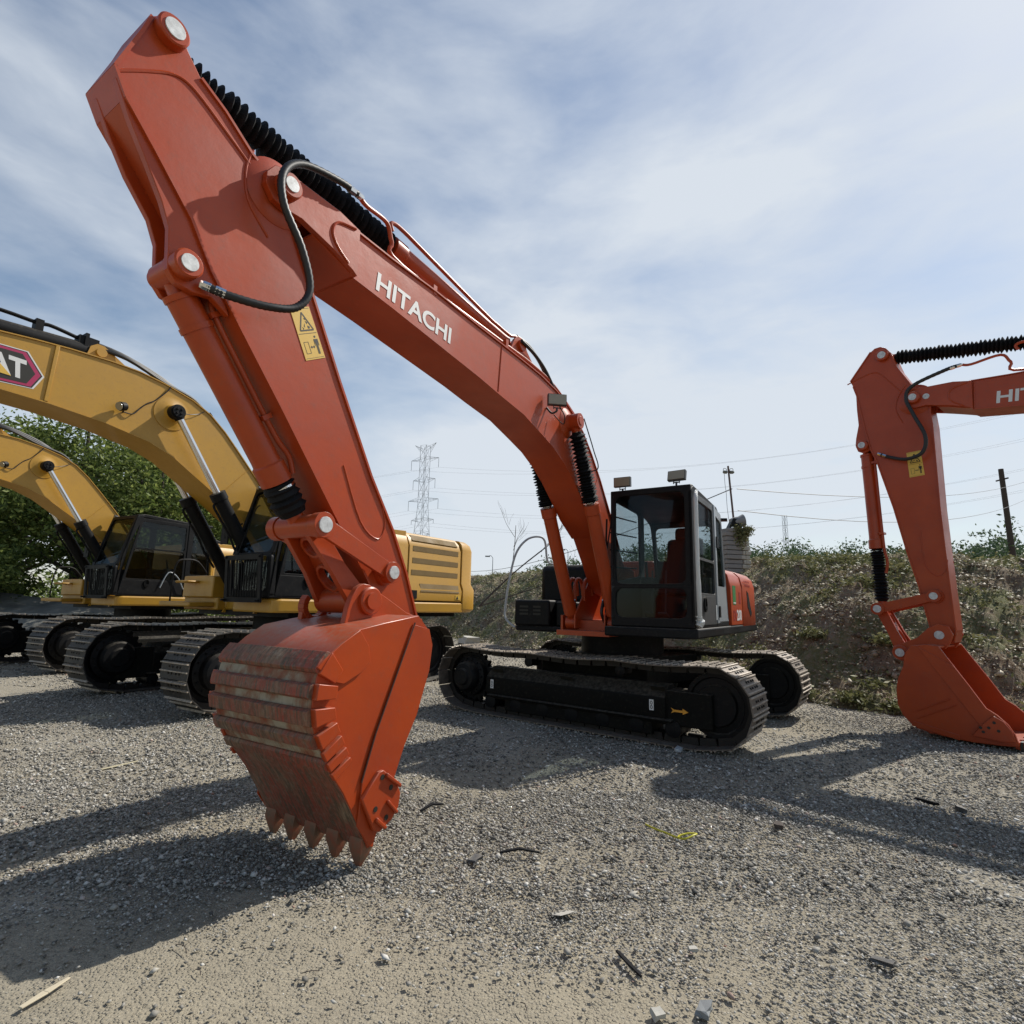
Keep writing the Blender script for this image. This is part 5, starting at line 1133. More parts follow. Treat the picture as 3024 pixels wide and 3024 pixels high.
def tree(loc, h, rx, rz_, seed, clumps, per, size, label, mleaf='leaf', low=.25):
    root = empty('tree', loc, 0, label=label, cat='tree', group='broadleaf trees behind the yellow excavators')
    r = np.random.default_rng(seed); tb = MB(); tr = h*.018+.06
    top = Vector((r.normal()*.2, r.normal()*.2, h*.80)); tb.tube([(0,0,-.2),(r.normal()*.1,r.normal()*.1,h*.25),(r.normal()*.15,0,h*.5),top], [tr*1.25,tr*1.0,tr*.7,tr*.25], 10, 5)
    cz = h*(low+1)/2; hz = h*(1-low)/2; C = []
    while len(C) < clumps:
        p = r.uniform(-1, 1, 3); q = np.linalg.norm(p)
        if q < 1 and q > .25: 
            k = .78+.35*r.random(); C.append((p[0]*rx*k, p[1]*rx*k, cz+p[2]*hz*k))
    for c in C[::6]:
        st = Vector((0,0,h*(.22+.4*r.random()))); e = Vector(c); tb.tube([st, (st+e)/2+Vector((0,0,-.12*h*.3)), e], [tr*.42,tr*.26,tr*.08], 6, 4)
    tb.build('trunk', M['bark'], root)
    C = np.array(C); w = .55+.9*r.random(len(C)); P = np.repeat(C, per, 0)+r.normal(size=(len(C)*per, 3))*np.repeat(w, per)[:,None]*np.array([.42,.42,.30])*rz_
    co, F = leaves(P, size, r, .3); o = fast_obj('crown', co, F, M[mleaf]); o.parent = root; return root
tree((-12.6,20.0,0), 7.0, 3.0, .95, 31, 150, 190, .085, 'broad bright green tree rising behind the boom of the nearer yellow excavator', low=.12)
tree((-16.2,20.8,0), 8.3, 3.2, .95, 32, 130, 170, .09, 'dark leafy tree with a forked trunk at the left edge behind the far yellow excavator', low=.30)
tree((-20.5,22.5,0), 8.8, 3.4, 1.0, 33, 130, 150, .10, 'tallest tree at the left frame edge, sky showing through its crown', low=.25)
tree((-14.6,23.5,0), 6.6, 3.0, 1.0, 34, 110, 140, .10, 'tree further back, between the two other crowns')
tree((-17.0,17.6,0), 3.1, 2.2, .8, 35, 90, 150, .08, 'low bushy tree just above the grey tarpaulin', low=.02)
tree((-23.0,19.5,0), 4.6, 3.0, .9, 37, 100, 150, .09, 'pale leafy bush above the left end of the tarpaulin', low=.02)
tree((-11.6,24.5,0), 5.6, 3.0, 1.0, 36, 110, 130, .10, 'dark tree seen through the cab windows of the yellow excavators')
rb_ = np.random.default_rng(44); P = rb_.uniform([-44,27,0],[-9,34,2.6],(20000,3)); P = P[vnoise(P[:,0]*.5,P[:,1]*.5,4,3)*3.2+.4 > P[:,2]]; co, F = leaves(P, .16, rb_, .2); fast_obj('hedge', co, F, M['leaf'], kind='stuff', label='dense undergrowth closing the view behind the trees')

r = np.random.default_rng(5)
# weeds, dry stalks and litter on the bank
def scatter_bank(n, seed, dens, ymax=30):
    r = np.random.default_rng(seed); s = r.random(n); i = None
    L_ = [0]
    for a, b in zip(BASE[1:-2], BASE[2:-1]): L_.append(L_[-1]+math.dist(a, b))
    t = (s**1.9)*0+s; q = t*L_[-1]; k = np.clip(np.searchsorted(L_, q, side='right')-1, 0, len(L_)-2)
    A_ = np.array(BASE[1:-2])[k]; B_ = np.array(BASE[2:-1])[k]; f = ((q-np.array(L_)[k])/(np.array(L_)[k+1]-np.array(L_)[k]))[:,None]
    d = B_-A_; nrm = np.stack([-d[:,1], d[:,0]], -1)/np.linalg.norm(d, axis=1)[:,None]
    off = r.random(n)*6.0-.15; P = A_+d*f+nrm*off[:,None]; v = vnoise(P[:,0]*1.3, P[:,1]*1.3, 40, 4); crest = np.exp(-((off-4.0)/.65)**2)
    keep = r.random(n) < dens(v, off, crest); P = P[keep]; return P[:,0], P[:,1], off[keep], r
def put(x, y, r, per, rad, up):
    z = bank_h(x, y); C = np.stack([x, y, np.maximum(z, 0)], -1); P = np.repeat(C, per, 0)+r.normal(size=(len(C)*per, 3))*np.array([rad, rad, 0]); P[:,2] += np.abs(r.normal(size=len(P)))*up; return P
x, y, o_, r = scatter_bank(15000, 51, lambda v, o, c: np.clip((v-.54)*8, 0.01, 1)*.9+c*.10)
P = put(x, y, r, 12, .10, .07); co, F = leaves(P, .042, r, .4); fast_obj('weeds', co, F, M['weed'], kind='stuff', label='low green weeds covering patches of the earth bank')
x, y, o_, r = scatter_bank(42000, 52, lambda v, o, c: np.clip((.66-v)*5, .25, 1)*np.clip(1.3-c, 0, 1))
P = put(x, y, r, 4, .07, .02); co, F = leaves(P, .026, r, .6); fast_obj('dry_litter', co, F, M['dry'], kind='stuff', label='dry leaves and clods lying over the slope of the bank')
x, y, o_, r = scatter_bank(30000, 58, lambda v, o, c: np.clip((.60-v)*5, .12, 1)*np.clip(1.2-c, 0, 1))
n = len(x); base = np.array([(1,0,0),(0,1,0),(-1,0,0),(0,-1,0),(0,0,1),(0,0,-1)], float); s_ = .014*np.exp(r.random(n)**2.5*1.7)
J = (base[None]*(1+.6*(r.random((n,6,3))-.5))+.3*(r.random((n,6,3))-.5))*s_[:,None,None]*np.array([1.1,1,.75]); co = (J+np.stack([x, y, bank_h(x, y)+s_*.3], -1)[:,None,:]).reshape(-1, 3)
F = np.array([(0,1,4),(1,2,4),(2,3,4),(3,0,4),(1,0,5),(2,1,5),(3,2,5),(0,3,5)]); F = (F[None]+6*np.arange(n)[:,None,None]).reshape(-1, 3)
fast_obj('earth_clods', co, F, leaf_mat('earth_clod', (0.10, 0.072, 0.046), (0.24, 0.19, 0.125), (0.46, 0.40, 0.29), 0.0), kind='stuff', label='crumbled clods of soil lying over the bank')
x, y, o_, r = scatter_bank(5200, 53, lambda v, o, c: c*.9+.05)
n = len(x)*5; B = np.repeat(np.stack([x, y, bank_h(x, y)], -1), 5, 0)+r.normal(size=(n,3))*np.array([.05,.05,0]); hgt = .04+.10*r.random(n)**2; ln = r.normal(size=(n,2))*.06; wd = r.normal(size=(n,2)); wd = wd/np.linalg.norm(wd, axis=1)[:,None]*.004
co = np.stack([np.c_[B[:,0]-wd[:,0],B[:,1]-wd[:,1],B[:,2]], np.c_[B[:,0]+wd[:,0],B[:,1]+wd[:,1],B[:,2]], np.c_[B[:,0]+ln[:,0],B[:,1]+ln[:,1],B[:,2]+hgt]], 1).reshape(-1, 3)
fast_obj('grass', co, np.arange(3*n).reshape(n, 3), M['weed'], kind='stuff', label='grass blades along the crest of the bank')
# larger bushy weeds one can tell apart
for i, (bx, by, s) in enumerate(((5.15,8.65,.22),(5.55,8.25,.20),(4.75,9.30,.24),(6.2,9.3,.28),(5.5,10.2,.26),(8.1,8.5,.25),(4.3,10.3,.25),(9.6,8.3,.26),(7.0,10.6,.24),(2.2,14.9,.3))):
    rr = np.random.default_rng(70+i); s *= .75; n = 600; P = rr.normal(size=(n,3))*np.array([s*.55,s*.55,s*.30]); P[:,2] = np.abs(P[:,2]); co, F = leaves(P, .045, rr, .3)
    o = fast_obj('weed_clump', co, F, M['weed']); o.location = (bx, by, float(max(0, bank_h(np.array(bx), np.array(by))))-.01)
    where = ['at the foot of the bank left of the right-hand bucket', 'touching the back of the right-hand bucket', 'beside the far track of the big orange excavator', 'half way up the bank under the bucket cylinder of the right machine', 'high on the bank between the two orange machines', 'at the foot of the bank behind the open bucket', 'low on the bank behind the far track', 'at the bank foot at the right frame edge', 'on the crest beside the right arm', 'on the bank below the black toolbox'][i]
    tag(o, 'leafy green weed '+where, 'weed', 'weed clumps on the bank')

# scrubby woodland far behind the bank
def wood(name, x0, x1, y0, y1, n, h0, seed, label):
    r = np.random.default_rng(seed); c = np.stack([r.uniform(x0, x1, n), r.uniform(y0, y1, n)], -1); h = h0*(.75+.45*r.random(n)); per = 480
    K = 16; C = np.repeat(np.c_[c, 2.4+h*.5], K, 0); H = np.repeat(h, K)[:,None]; U = r.normal(size=C.shape); U /= np.linalg.norm(U, axis=1)[:,None]
    C = C+U*H*np.array([.42,.42,.48])*r.random((len(C),1))**.4; P = np.repeat(C, per//K, 0); P = P+r.normal(size=P.shape)*np.array([.36,.36,.26]); co, F = leaves(P, .15, r, .2)
    fast_obj(name, co, F, M['leaf_far'], kind='stuff', label=label)
wood('woodland', 12, 60, 46, 60, 300, 4.7, 61, 'far scrubby woodland along the horizon on the right')
wood('woodland', 33, 56, 38, 48, 110, 5.1, 62, 'nearer and taller woodland at the right frame edge')
wood('woodland', 3, 14, 56, 66, 60, 3.6, 63, 'low far bushes on the horizon behind the boom')

# ------------------------------------------------------------------ far structures
def lattice_pylon(name, x, y, h, wb, wt, arms, label, rot=.35, zb=0):
    b = MB(); n = 13; r_ = .040
    def leg(k, z):
        q = z/h; w = wb+(wt-wb)*min(1, q/.62) if q < .62 else wt; a = rot+PI/4+k*PI/2; return Vector((w*.7071*math.cos(a), w*.7071*math.sin(a), z))
    zs_ = [h*(1-(1-i/n)**1.0) for i in range(n+1)]
    for k in range(4):
        for i in range(n):
            b.cyl(leg(k, zs_[i]), leg(k, zs_[i+1]), r_*1.3, n=4)
            b.cyl(leg(k, zs_[i]), leg((k+1)%4, zs_[i+1]), r_*.7, n=3); b.cyl(leg((k+1)%4, zs_[i]), leg(k, zs_[i+1]), r_*.7, n=3); b.cyl(leg(k, zs_[i+1]), leg((k+1)%4, zs_[i+1]), r_*.7, n=3)
    o = b.build(name, M['galv'], None, smooth=0, recalc=False); o.location = (x, y, zb); tag(o, label, 'pylon', 'power pylons on the horizon')
    a = MB(); d = Vector((math.cos(rot), math.sin(rot), 0)); tips = []
    for (z, l, drop, dz) in arms:
        a = MB()
        for s in (1, -1):
            e = d*(s*l)+Vector((0,0,z+dz)); tips.append(e-Vector((0,0,drop)))
            for k in (-1, 1):
                sd_ = Vector((-d.y, d.x, 0))*k*wt*.5; a.cyl(sd_+d*(s*wt*.5)+Vector((0,0,z-.5)), e, r_, n=3); a.cyl(sd_+d*(s*wt*.5)+Vector((0,0,z+.6)), e, r_, n=3)
                for q in (.3, .6): a.cyl(sd_*(1-q)+d*(s*(wt*.5+(l-wt*.5)*q))+Vector((0,0,z-.5*(1-q)+dz*q)), sd_*(1-q)*-1+d*(s*(wt*.5+(l-wt*.5)*q))+Vector((0,0,z+.6*(1-q)+dz*q)), r_*.6, n=3)
            if drop: a.cyl(e, e-Vector((0,0,drop)), r_*1.4, n=4)
        a.build('cross_arm', M['galv'], o, smooth=0, recalc=False)
    return o, [Vector((x, y, zb))+t for t in tips]
M['galv'] = mat('galvanised_steel', (0.17, 0.19, 0.21), 0.6, 0.2); M['wire'] = mat('overhead_wire', (0.20, 0.21, 0.22), 0.6)
py1, tips1 = lattice_pylon('power_pylon', -26.1, 160, 47.6, 6.0, 2.1, ((46.2,3.9,0,2.0),(43.5,5.0,2.9,0),(37.3,4.0,2.8,.0),(31.2,5.4,2.9,0),(25.3,4.0,1.2,0),(21,2.9,0,0),(17,3.0,0,0)), 'tall lattice power pylon above the yellow engine cover', -.5)
py2, tips2 = lattice_pylon('power_pylon', 104.5, 210, 37.4, 5.0, 1.2, ((27.6,2.0,0,0),(20.2,3.2,0,0)), 'smaller distant power pylon over the woodland right of the brick pillar', .2)
def wire(p, q, sag, r_, label, group):
    p = Vector(p); q = Vector(q); b = MB(); b.tube([p.lerp(q, i/14)-Vector((0,0,sag*4*(i/14)*(1-i/14))) for i in range(15)], r_, 4, 1); o = b.build('power_line', M['wire'], None, smooth=0, recalc=False); return tag(o, label, 'wire', group)
pos = ['topmost', 'second', 'third', 'fourth', 'fifth', 'sixth', 'seventh', 'lowest']
for i, t in enumerate(tips1[2:10]): wire(t, (150+4*(i % 2), 120, t.z+17-(i//2)*1.0), 9, .016, 'faint high-voltage wire right of the tall pylon, '+pos[i]+' of its bundle', 'high-voltage wires right of the tall pylon')
for i, t in enumerate(tips1[2:10]): wire(t, (-190, 150-2*(i % 2), t.z-6-(i//2)*.5), 8, .014, 'faint high-voltage wire left of the tall pylon, '+pos[i]+' of its bundle', 'high-voltage wires left of the tall pylon')
MX, MY = 5.80, 14.35
wire((MX+.13,MY,4.56), (34.5,36.6,10.3), .55, .011, 'thin wire running from the lamp mast to the wooden pole, upper of two', 'low wires')
wire((MX+.13,MY,3.98), (34.5,36.6,9.1), .8, .011, 'thin wire running from the lamp mast to the wooden pole, lower of two', 'low wires')
wire((MX,MY,4.56), (-9.0,60,5.9), 1.6, .014, 'thin wire running left from the lamp mast behind the boom', 'low wires')
wire((34.5,36.6,10.3), (52,38,11.2), .3, .012, 'thin wire leaving the wooden pole to the right frame edge', 'low wires')
b = MB(); b.cyl((0,0,0), (-.10,0,9.35), .20, .15, 14); b.obox((-.10,0,8.6), (.02,0,0), (0,.5,0), (0,0,.05)); M['wood'] = mat('weathered_wood', (0.055, 0.040, 0.032), 0.9)
tag(b.build('utility_pole', M['wood'], None, loc=(34.4,37.9,2.2)), 'dark wooden utility pole standing at the right behind the bank', 'pole')
def lamp_post(x, y, z0, h, label):
    b = MB(); b.cyl((0,0,0), (0,0,h), .05, .03, 8); b.tube([(0,0,h),(-.2,0,h+.25),(-.5,0,h+.2)], .03, 6, 4); b.obox((-.55,0,h+.18), (.25,0,0), (0,.10,0), (0,0,.06)); tag(b.build('lamp_post', M['galv'], None, loc=(x,y,z0)), label, 'lamp post', 'distant lamp posts')
lamp_post(-1.9, 58, 2.5, 3.7, 'distant lamp post just left of the bare branch'); lamp_post(6.0, 58.5, 2.5, 4.6, 'distant lamp post just left of the orange boom')

# ---- brick pillar with mast
def pillar():
    root = empty('pillar', (MX,MY,2.45), .28, label='rough pillar of stacked grey blocks on the crest, behind the cab', cat='pillar')
    blk = mat('grey_block', (0.26, 0.24, 0.22), 0.9); blk2 = mat('pale_block', (0.46, 0.42, 0.35), 0.9); r = random.Random(4); z = 0.0
    z = -.354
    for k in range(11):
        h = .118 if k else .10; off = 0 if k % 2 else .05
        for (xa, xb, ya, yb, m_) in ((-.42,.02+off,-.22,.0,blk),(.03+off,.16,-.22,.0,blk2),(.17,.31+r.uniform(-.02,.03),-.20,.02,blk2),(-.40,.30,.01,.22,blk)):
            b = MB(); b.box(xa+.006+r.uniform(-.012,.012), xb-.006, ya+r.uniform(-.025,.02), yb, z+.014, z+h); o = b.build('block', m_, root, bevel=.012)
        z += h
    b = MB(); b.box(-.34,.22,-.24,.22, z, z+.10); b.build('cap_slab', blk, root, bevel=.02); return root, z+.10
pl, pz = pillar()
b = MB(); b.cyl((0,0,0), (-.10,0,1.72), .026, .024, 10); ms = b.build('mast', mat('rusty_tube', (0.11, 0.07, 0.06), 0.7), None, loc=(MX+.02,MY,2.45+pz-.02))
b = MB(); 
for s in (-1, 1): b.lathe((-.095+s*.03,0,1.55), (-.095+s*.15,0,1.555), [(0,.02),(.02,.045),(.09,.045),(.12,.02)], 12); b.tube([(-.10+s*.04,0,1.56),(-.10+s*.05,0,1.64),(-.10+s*.12,0,1.65),(-.10+s*.13,0,1.58)], .007, 6, 4)
b.build('insulator', mat('glazed_insulator', (0.16, 0.16, 0.13), 0.4), ms); b = MB(); b.tube([(-.21,0,1.52),(-.20,0,1.2),(-.18,0,1.0),(-.17,0,.6),(-.12,0,.05)], .006, 5, 5); b.build('loose_cable', M['wire'], ms)
tag(ms, 'thin rusty mast with two insulators standing on the block pillar', 'mast')
b = MB(); b.lathe((-.10,0,.16), (.24,.0,.22), [(0,.10),(.12,.13),(.22,.13),(.34,.17)], 20); fl_ = b.build('floodlight', mat('floodlight_shell', (0.22,0.22,0.21), .5), None, loc=(MX-.02,MY-.1,2.45+pz), recalc=True)
b = MB(); b.prism([(-.20,.0),(-.06,.27),(.03,.24),(.10,.02),(.06,.0),(-.04,.12),(-.14,.0)], -.12, .10); b.build('bracket', M['black'], fl_); tag(fl_, 'grey drum floodlight tilted on a black bracket on top of the pillar', 'floodlight')
rr = np.random.default_rng(90); n = 900; t = rr.random(n); P = np.stack([.10+.55*(t-.45)*(.4+.6*rr.random(n))+.05*rr.normal(size=n), -.27+.05*rr.normal(size=n), .02-.55*rr.random(n)**2*np.clip(1-np.abs(t-.4)*1.5, 0, 1)+.05*rr.normal(size=n)], -1)
co, F = leaves(P, .035, rr, .1); iv = fast_obj('creeper', co, F, M['weed']); iv.location = (MX,MY,2.45+pz-.02); tag(iv, 'yellowish green creeper hanging over the top of the block pillar', 'creeper')
# rubble stones at the foot of the bank
def rock(loc, s, seed, label, m_, group='pale rubble blocks at the foot of the bank', cat='rock', name='rubble_block'):
    r = np.random.default_rng(seed); bm = bmesh.new(); bmesh.ops.create_cube(bm, size=1); bmesh.ops.subdivide_edges(bm, edges=bm.edges[:], cuts=1, use_grid_fill=True)
    for v in bm.verts: v.co = Vector((v.co.x*s[0], v.co.y*s[1], v.co.z*s[2]))*(.85+.3*r.random())+Vector(r.normal(size=3))*.05*min(s)
    me = bpy.data.meshes.new(name); bm.to_mesh(me); bm.free(); me.materials.append(m_); o = bpy.data.objects.new(name, me); COL.objects.link(o); o.location = loc; o.rotation_euler = (r.normal()*.15, r.normal()*.15, r.random()*3); return tag(o, label, cat, group)
pale = mat('pale_stone', (0.42, 0.40, 0.35), 0.9); gst = mat('grey_stone', (0.22, 0.23, 0.23), 0.85)
rock((-1.42,20.9,.10), (.55,.30,.26), 1, 'larger pale block beside the engine end of the yellow excavator', pale); rock((-1.70,20.3,.06), (.38,.24,.18), 2, 'smaller pale block in front of the larger one', pale); rock((-1.65,21.3,.08), (.3,.25,.2), 3, 'pale rubble stone half hidden behind the two blocks', pale)

# bare branch in front of the bank
b = MB(); r_ = random.Random(12)
def br(p, d, l, r0, dep):
    q = Vector(p)+Vector(d)*l; mid = (Vector(p)+q)/2+Vector((r_.uniform(-.05,.05), r_.uniform(-.05,.05), r_.uniform(-.03,.06)))*l; b.tube([p, mid, q], [r0, r0*.75, r0*.5], 5, 3)
    if dep:
        for k in range(3 if dep > 1 else 4):
            t = .35+.65*r_.random(); s = Vector(p).lerp(q, t); nd = (Vector(d)+Vector((r_.uniform(-.7,.7), r_.uniform(-.5,.5), r_.uniform(-.35,.6)))).normalized(); br(s, nd, l*r_.uniform(.40,.62), r0*.5, dep-1)
br((0,0,0), Vector((.72,.1,.66)).normalized(), 2.9, .028, 3); br((0,0,0), Vector((.93,.1,.33)).normalized(), 2.6, .022, 3)
tag(b.build('bare_branch', M['bark'], None, smooth=0, recalc=False, loc=(-.95,17.2,1.35)), 'leafless branch leaning out over the bank left of the black fuel tank', 'branch')

# tarpaulin covered heap at the left
xs = np.linspace(-24,-10.5,90); ys = np.linspace(15.2,21,40); X, Y = np.meshgrid(xs, ys)
tt = (Y-15.2)/5.8; prof = np.clip(1-np.abs(tt-.45)/.52, 0, 1)**.6; hgt = 1.42-.18*np.sin((X+15.5)*.9)*np.clip((-12-X)/3, 0, 1)-np.clip((X+12.6)/2.0, 0, 1)*1.5
Zt = np.maximum(hgt, 0)*prof+(vnoise(X*1.6, Y*1.6, 77, 4)-.5)*.22*prof-.02
M['tarp'] = mat('grey_tarpaulin', (0.12, 0.115, 0.10), 0.7); v_ = noise(M['tarp'], 1.6, 5, 0.6, texco(M['tarp'])); L(M['tarp'], ramp(M['tarp'], v_.outputs[0], [(0.35, (0.085, 0.082, 0.072)), (0.6, (0.15, 0.145, 0.125)), (0.8, (0.27, 0.26, 0.22))]).outputs[0], bsdf(M['tarp']).inputs['Base Color'])
L(M['tarp'], bump(M['tarp'], noise(M['tarp'], 5, 4, 0.6).outputs[0], 0.6, 0.08), bsdf(M['tarp']).inputs['Normal'])
tag(grid_mesh('tarpaulin', X, Y, Zt, M['tarp']), 'grey tarpaulin spread over a long heap in front of the trees', 'tarpaulin')

# ------------------------------------------------------------------ litter on the gravel
def strip_thing(name, pts, w, h, m_, label, cat, group=None):
    b = MB(); b.tube([(p[0], p[1], p[2] if len(p) > 2 else h*.6) for p in pts], w, 6, 5); o = b.build(name, m_, None); o.scale = (1,1,1); return tag(o, label, cat, group)
def flat_bar(name, p, q, w, t, m_, label, cat, group=None, bend=.0):
    p = Vector((*p, t)); q = Vector((*q, t)); d = (q-p); n_ = Vector((-d.y, d.x, 0)).normalized()*w/2; mid = (p+q)/2+n_*bend*2+Vector((0,0,bend*.1)); b = MB()
    for (a, c, wa, wc) in ((p, mid, .7, 1.1), (mid, q, 1.1, .5)):
        b.add([a-n_*wa, c-n_*wc, c+n_*wc, a+n_*wa]+[v+Vector((0,0,t)) for v in (a-n_*wa, c-n_*wc, c+n_*wc, a+n_*wa)], [(3,2,1,0),(4,5,6,7),(0,1,5,4),(1,2,6,5),(2,3,7,6),(3,0,4,7)])
    return tag(b.build(name, m_, None, bevel=.002), label, cat, group)
G_ = 'scraps of black rubber on the gravel'
flat_bar('rubber_scrap', (-.58,4.06), (-.44,4.20), .022, .012, M['rubber'], 'black rubber strip lying just right of the dirty bucket', 'rubber scrap', G_, .2)
flat_bar('rubber_scrap', (-.03,3.45), (.20,3.46), .022, .010, M['rubber'], 'long dark rubber strip lying right of the dark flat chip', 'rubber scrap', G_, .2)
flat_bar('rubber_scrap', (.47,2.56), (.535,2.40), .018, .008, M['rubber'], 'short dark rubber strip in the sandy foreground near the cream chip', 'rubber scrap', G_)
rock((-.165,3.37,.012), (.075,.05,.016), 11, 'dark flat chip lying on the gravel in front of the bucket', M['darkgrey'], None, 'stone chip', 'stone_chip')
rock((.795,2.59,.008), (.034,.026,.012), 12, 'small cream coloured chip in the sandy foreground', pale, None, 'stone chip', 'stone_chip')
rock((.72,2.235,.008), (.062,.045,.022), 13, 'light grey angular stone at the bottom frame edge', gst, None, 'stone', 'loose_stone'); rock((.55,2.215,.006), (.042,.034,.018), 14, 'beige stone left of the light grey one at the bottom edge', pale, None, 'stone', 'loose_stone')
rock((1.55,2.53,.008), (.085,.035,.018), 15, 'elongated black clod at the lower right', M['darkgrey'], None, 'clod', 'earth_clod'); rock((3.18,4.50,.012), (.16,.04,.022), 16, 'crumpled black rag on the shaded gravel at the right', M['rubber'], None, 'rag', 'rag'); rock((3.30,4.32,.015), (.07,.055,.035), 17, 'dark clod beside the black rag', M['darkgrey'], None, 'clod', 'earth_clod')
rock((1.80,3.94,.015), (.07,.05,.03), 18, 'brown flat stone beyond the yellow strap', M['bark'], None, 'stone', 'loose_stone'); rock((1.72,5.87,.02), (.12,.06,.03), 19, 'pale crumpled paper in the shade in front of the track', M['palegrey'], None, 'paper', 'paper_scrap'); rock((.27,2.86,.001), (.09,.11,.004), 20, 'patch of spilled pale lime powder in the foreground', pale, None, 'powder', 'lime_patch')
flat_bar('wood_lath', (-1.655,2.17), (-1.61,2.33), .026, .006, mat('fresh_lath', (0.52, 0.45, 0.32), 0.8), 'short pale wooden lath at the bottom left in front of the big shadow', 'lath')
flat_bar('wood_splinter', (-3.33,4.86), (-3.20,5.12), .03, .006, mat('splinter', (0.45, 0.40, 0.26), 0.8), 'pale wood splinter on the sunny gravel at the left', 'splinter')
ys_ = mat('yellow_plastic', (0.50, 0.46, 0.03), 0.4)
b = MB(); b.tube([(.92,3.93,.010),(.95,3.86,.014),(1.01,3.80,.010),(1.05,3.73,.014),(1.10,3.685,.02),(1.16,3.70,.035),(1.19,3.735,.03),(1.15,3.765,.02),(1.09,3.75,.012),(1.07,3.72,.01)], .006, 5, 6); o = b.build('plastic_strap', ys_, None); tag(o, 'yellow plastic strap curled into a loop on the gravel', 'strap')
for i in range(14):
    rr = random.Random(200+i); px = rr.uniform(-1.3,2.2); py = rr.uniform(2.1,3.4); a = rr.uniform(0, PI); l = rr.uniform(.04,.10)
    b = MB(); b.tube([(0,0,.006),(l*.5*math.cos(a),l*.5*math.sin(a),.014),(l*math.cos(a+.2),l*math.sin(a+.2),.006)], .0018, 5, 2); o = b.build('twig', M['bark'], None, loc=(px,py,0)); tag(o, 'thin brown twig on the sandy foreground', 'twig', 'thin twigs on the sandy foreground')

# ------------------------------------------------------------------ light, sky, camera
EL, AZ = math.radians(47), math.radians(35)         # sun elevation, azimuth from +X towards +Y
sun = bpy.data.lights.new('sun', 'SUN'); sun.energy = 5.0; sun.angle = math.radians(.55); sun.color = (1.0, .955, .88)
so = bpy.data.objects.new('sun', sun); COL.objects.link(so); sd = Vector((math.cos(EL)*math.cos(AZ), math.cos(EL)*math.sin(AZ), math.sin(EL)))
'''HZ = mat('hazy_air', (1,1,1)); HZ.node_tree.nodes.clear(); _o = N(HZ, 'ShaderNodeOutputMaterial'); _v = N(HZ, 'ShaderNodeVolumePrincipled'); _v.inputs['Color'].default_value = (.90,.94,1,1); _v.inputs['Density'].default_value = .0004; L(HZ, _v.outputs[0], _o.inputs['Volume'])
hb_ = MB(); hb_.box(-435,435,-130,435,-1.3,56); tag(hb_.build('haze', HZ, None, smooth=0), 'thin summer haze in the air over the yard', kind='stuff')'''
so.rotation_euler = sd.to_track_quat('Z', 'Y').to_euler(); so.location = sd*50
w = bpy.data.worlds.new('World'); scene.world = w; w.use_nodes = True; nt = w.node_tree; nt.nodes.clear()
def WN(t, **k):
    n = nt.nodes.new(t)
    for a, v in k.items(): setattr(n, a, v)
    return n
sky = WN('ShaderNodeTexSky', sky_type='NISHITA'); sky.sun_disc = False; sky.sun_elevation = EL; sky.sun_rotation = math.radians(90)-AZ; sky.altitude = 100; sky.air_density = 1.3; sky.dust_density = .45; sky.ozone_density = 2.0
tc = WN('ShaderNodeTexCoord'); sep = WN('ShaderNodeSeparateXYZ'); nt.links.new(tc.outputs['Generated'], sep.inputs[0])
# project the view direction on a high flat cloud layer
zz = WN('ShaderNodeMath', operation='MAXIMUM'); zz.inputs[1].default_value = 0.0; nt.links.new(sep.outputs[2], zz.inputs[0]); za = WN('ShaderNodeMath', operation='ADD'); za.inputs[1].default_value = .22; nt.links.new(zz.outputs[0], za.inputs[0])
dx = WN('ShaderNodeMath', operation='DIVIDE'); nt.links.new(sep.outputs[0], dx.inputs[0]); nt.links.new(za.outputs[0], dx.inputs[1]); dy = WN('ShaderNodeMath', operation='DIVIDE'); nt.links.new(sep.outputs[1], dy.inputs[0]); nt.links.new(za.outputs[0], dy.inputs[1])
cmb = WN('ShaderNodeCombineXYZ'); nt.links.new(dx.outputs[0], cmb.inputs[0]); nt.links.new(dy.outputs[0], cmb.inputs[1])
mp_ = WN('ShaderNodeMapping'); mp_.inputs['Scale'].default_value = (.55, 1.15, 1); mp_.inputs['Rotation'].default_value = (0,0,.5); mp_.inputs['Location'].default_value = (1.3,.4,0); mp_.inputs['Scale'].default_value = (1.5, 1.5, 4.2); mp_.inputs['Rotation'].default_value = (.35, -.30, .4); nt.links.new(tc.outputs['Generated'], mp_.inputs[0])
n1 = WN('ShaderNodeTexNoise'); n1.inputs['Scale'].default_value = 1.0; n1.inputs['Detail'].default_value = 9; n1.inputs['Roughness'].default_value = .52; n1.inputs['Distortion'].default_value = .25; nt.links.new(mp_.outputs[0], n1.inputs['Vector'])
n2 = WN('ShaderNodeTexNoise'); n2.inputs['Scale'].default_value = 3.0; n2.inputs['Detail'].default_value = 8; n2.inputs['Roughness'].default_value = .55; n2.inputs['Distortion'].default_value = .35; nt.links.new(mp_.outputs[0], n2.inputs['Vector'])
ad = WN('ShaderNodeMath', operation='MULTIPLY_ADD'); ad.inputs[1].default_value = .50; nt.links.new(n2.outputs[0], ad.inputs[0]); nt.links.new(n1.outputs[0], ad.inputs[2])
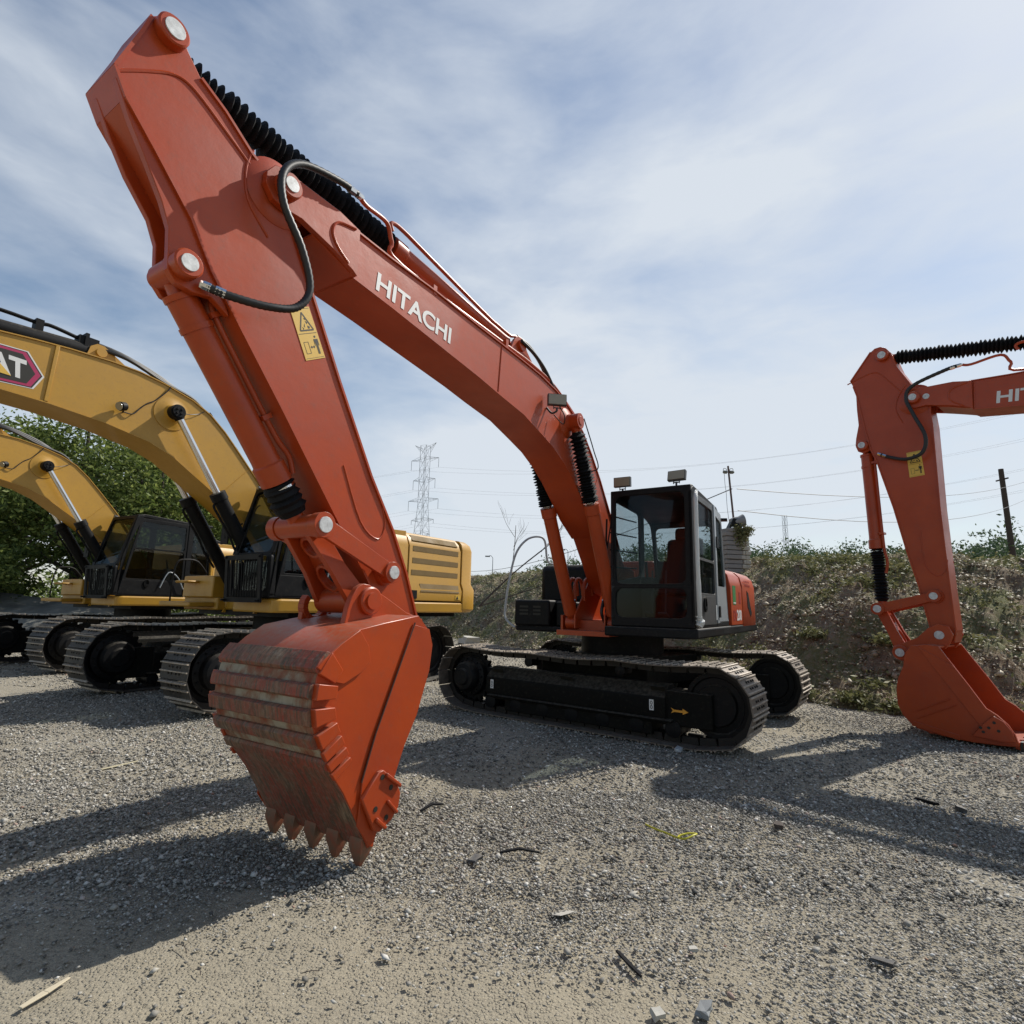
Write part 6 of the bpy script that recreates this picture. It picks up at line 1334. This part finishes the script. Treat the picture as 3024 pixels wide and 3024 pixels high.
# more veil towards the sun side (x+) and the horizon
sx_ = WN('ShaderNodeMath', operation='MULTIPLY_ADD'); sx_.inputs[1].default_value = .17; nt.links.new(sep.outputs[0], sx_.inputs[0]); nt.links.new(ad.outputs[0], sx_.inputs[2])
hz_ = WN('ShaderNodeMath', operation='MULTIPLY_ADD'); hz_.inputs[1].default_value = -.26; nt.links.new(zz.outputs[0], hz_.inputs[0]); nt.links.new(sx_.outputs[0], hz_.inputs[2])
rp = WN('ShaderNodeValToRGB'); e = rp.color_ramp.elements; e[0].position = .46; e[0].color = (.0,.0,.0,1); e[1].position = .92; e[1].color = (.93,.93,.93,1); yy_ = WN('ShaderNodeMath', operation='MULTIPLY_ADD'); yy_.inputs[1].default_value = .20; nt.links.new(sep.outputs[1], yy_.inputs[0]); nt.links.new(hz_.outputs[0], yy_.inputs[2]); nt.links.new(yy_.outputs[0], rp.inputs[0])  # veil thinned behind the camera (y-) so the unseen sky gives less fill
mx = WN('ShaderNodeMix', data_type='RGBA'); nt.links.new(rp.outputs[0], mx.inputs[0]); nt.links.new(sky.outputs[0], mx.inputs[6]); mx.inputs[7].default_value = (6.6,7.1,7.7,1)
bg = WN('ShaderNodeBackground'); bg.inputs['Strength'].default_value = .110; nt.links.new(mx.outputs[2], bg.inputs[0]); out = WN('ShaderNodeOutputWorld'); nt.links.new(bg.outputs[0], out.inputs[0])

cd = bpy.data.cameras.new('camera'); cam = bpy.data.objects.new('camera', cd); COL.objects.link(cam); scene.camera = cam
F_, PI_, RO, HH = 1639.95, .166, .021, 1.41
cd.sensor_fit = 'HORIZONTAL'; cd.sensor_width = 36; cd.lens = 36*F_/3024; cd.clip_start = .05; cd.clip_end = 2000
fw = Vector((0, math.cos(PI_), math.sin(PI_))); up = Vector((0, -math.sin(PI_), math.cos(PI_))); rt = Vector((1,0,0)); rt2 = rt*math.cos(RO)+up*math.sin(RO); up2 = -rt*math.sin(RO)+up*math.cos(RO)
cam.matrix_world = Matrix(((rt2.x, up2.x, -fw.x, 0),(rt2.y, up2.y, -fw.y, 0),(rt2.z, up2.z, -fw.z, HH),(0,0,0,1)))
scene.view_settings.view_transform = 'Standard'; scene.view_settings.look = 'None'; scene.view_settings.exposure = 0; scene.view_settings.gamma = 1
scene.render.engine = 'CYCLES'; scene.cycles.max_bounces = 6; scene.cycles.transparent_max_bounces = 16
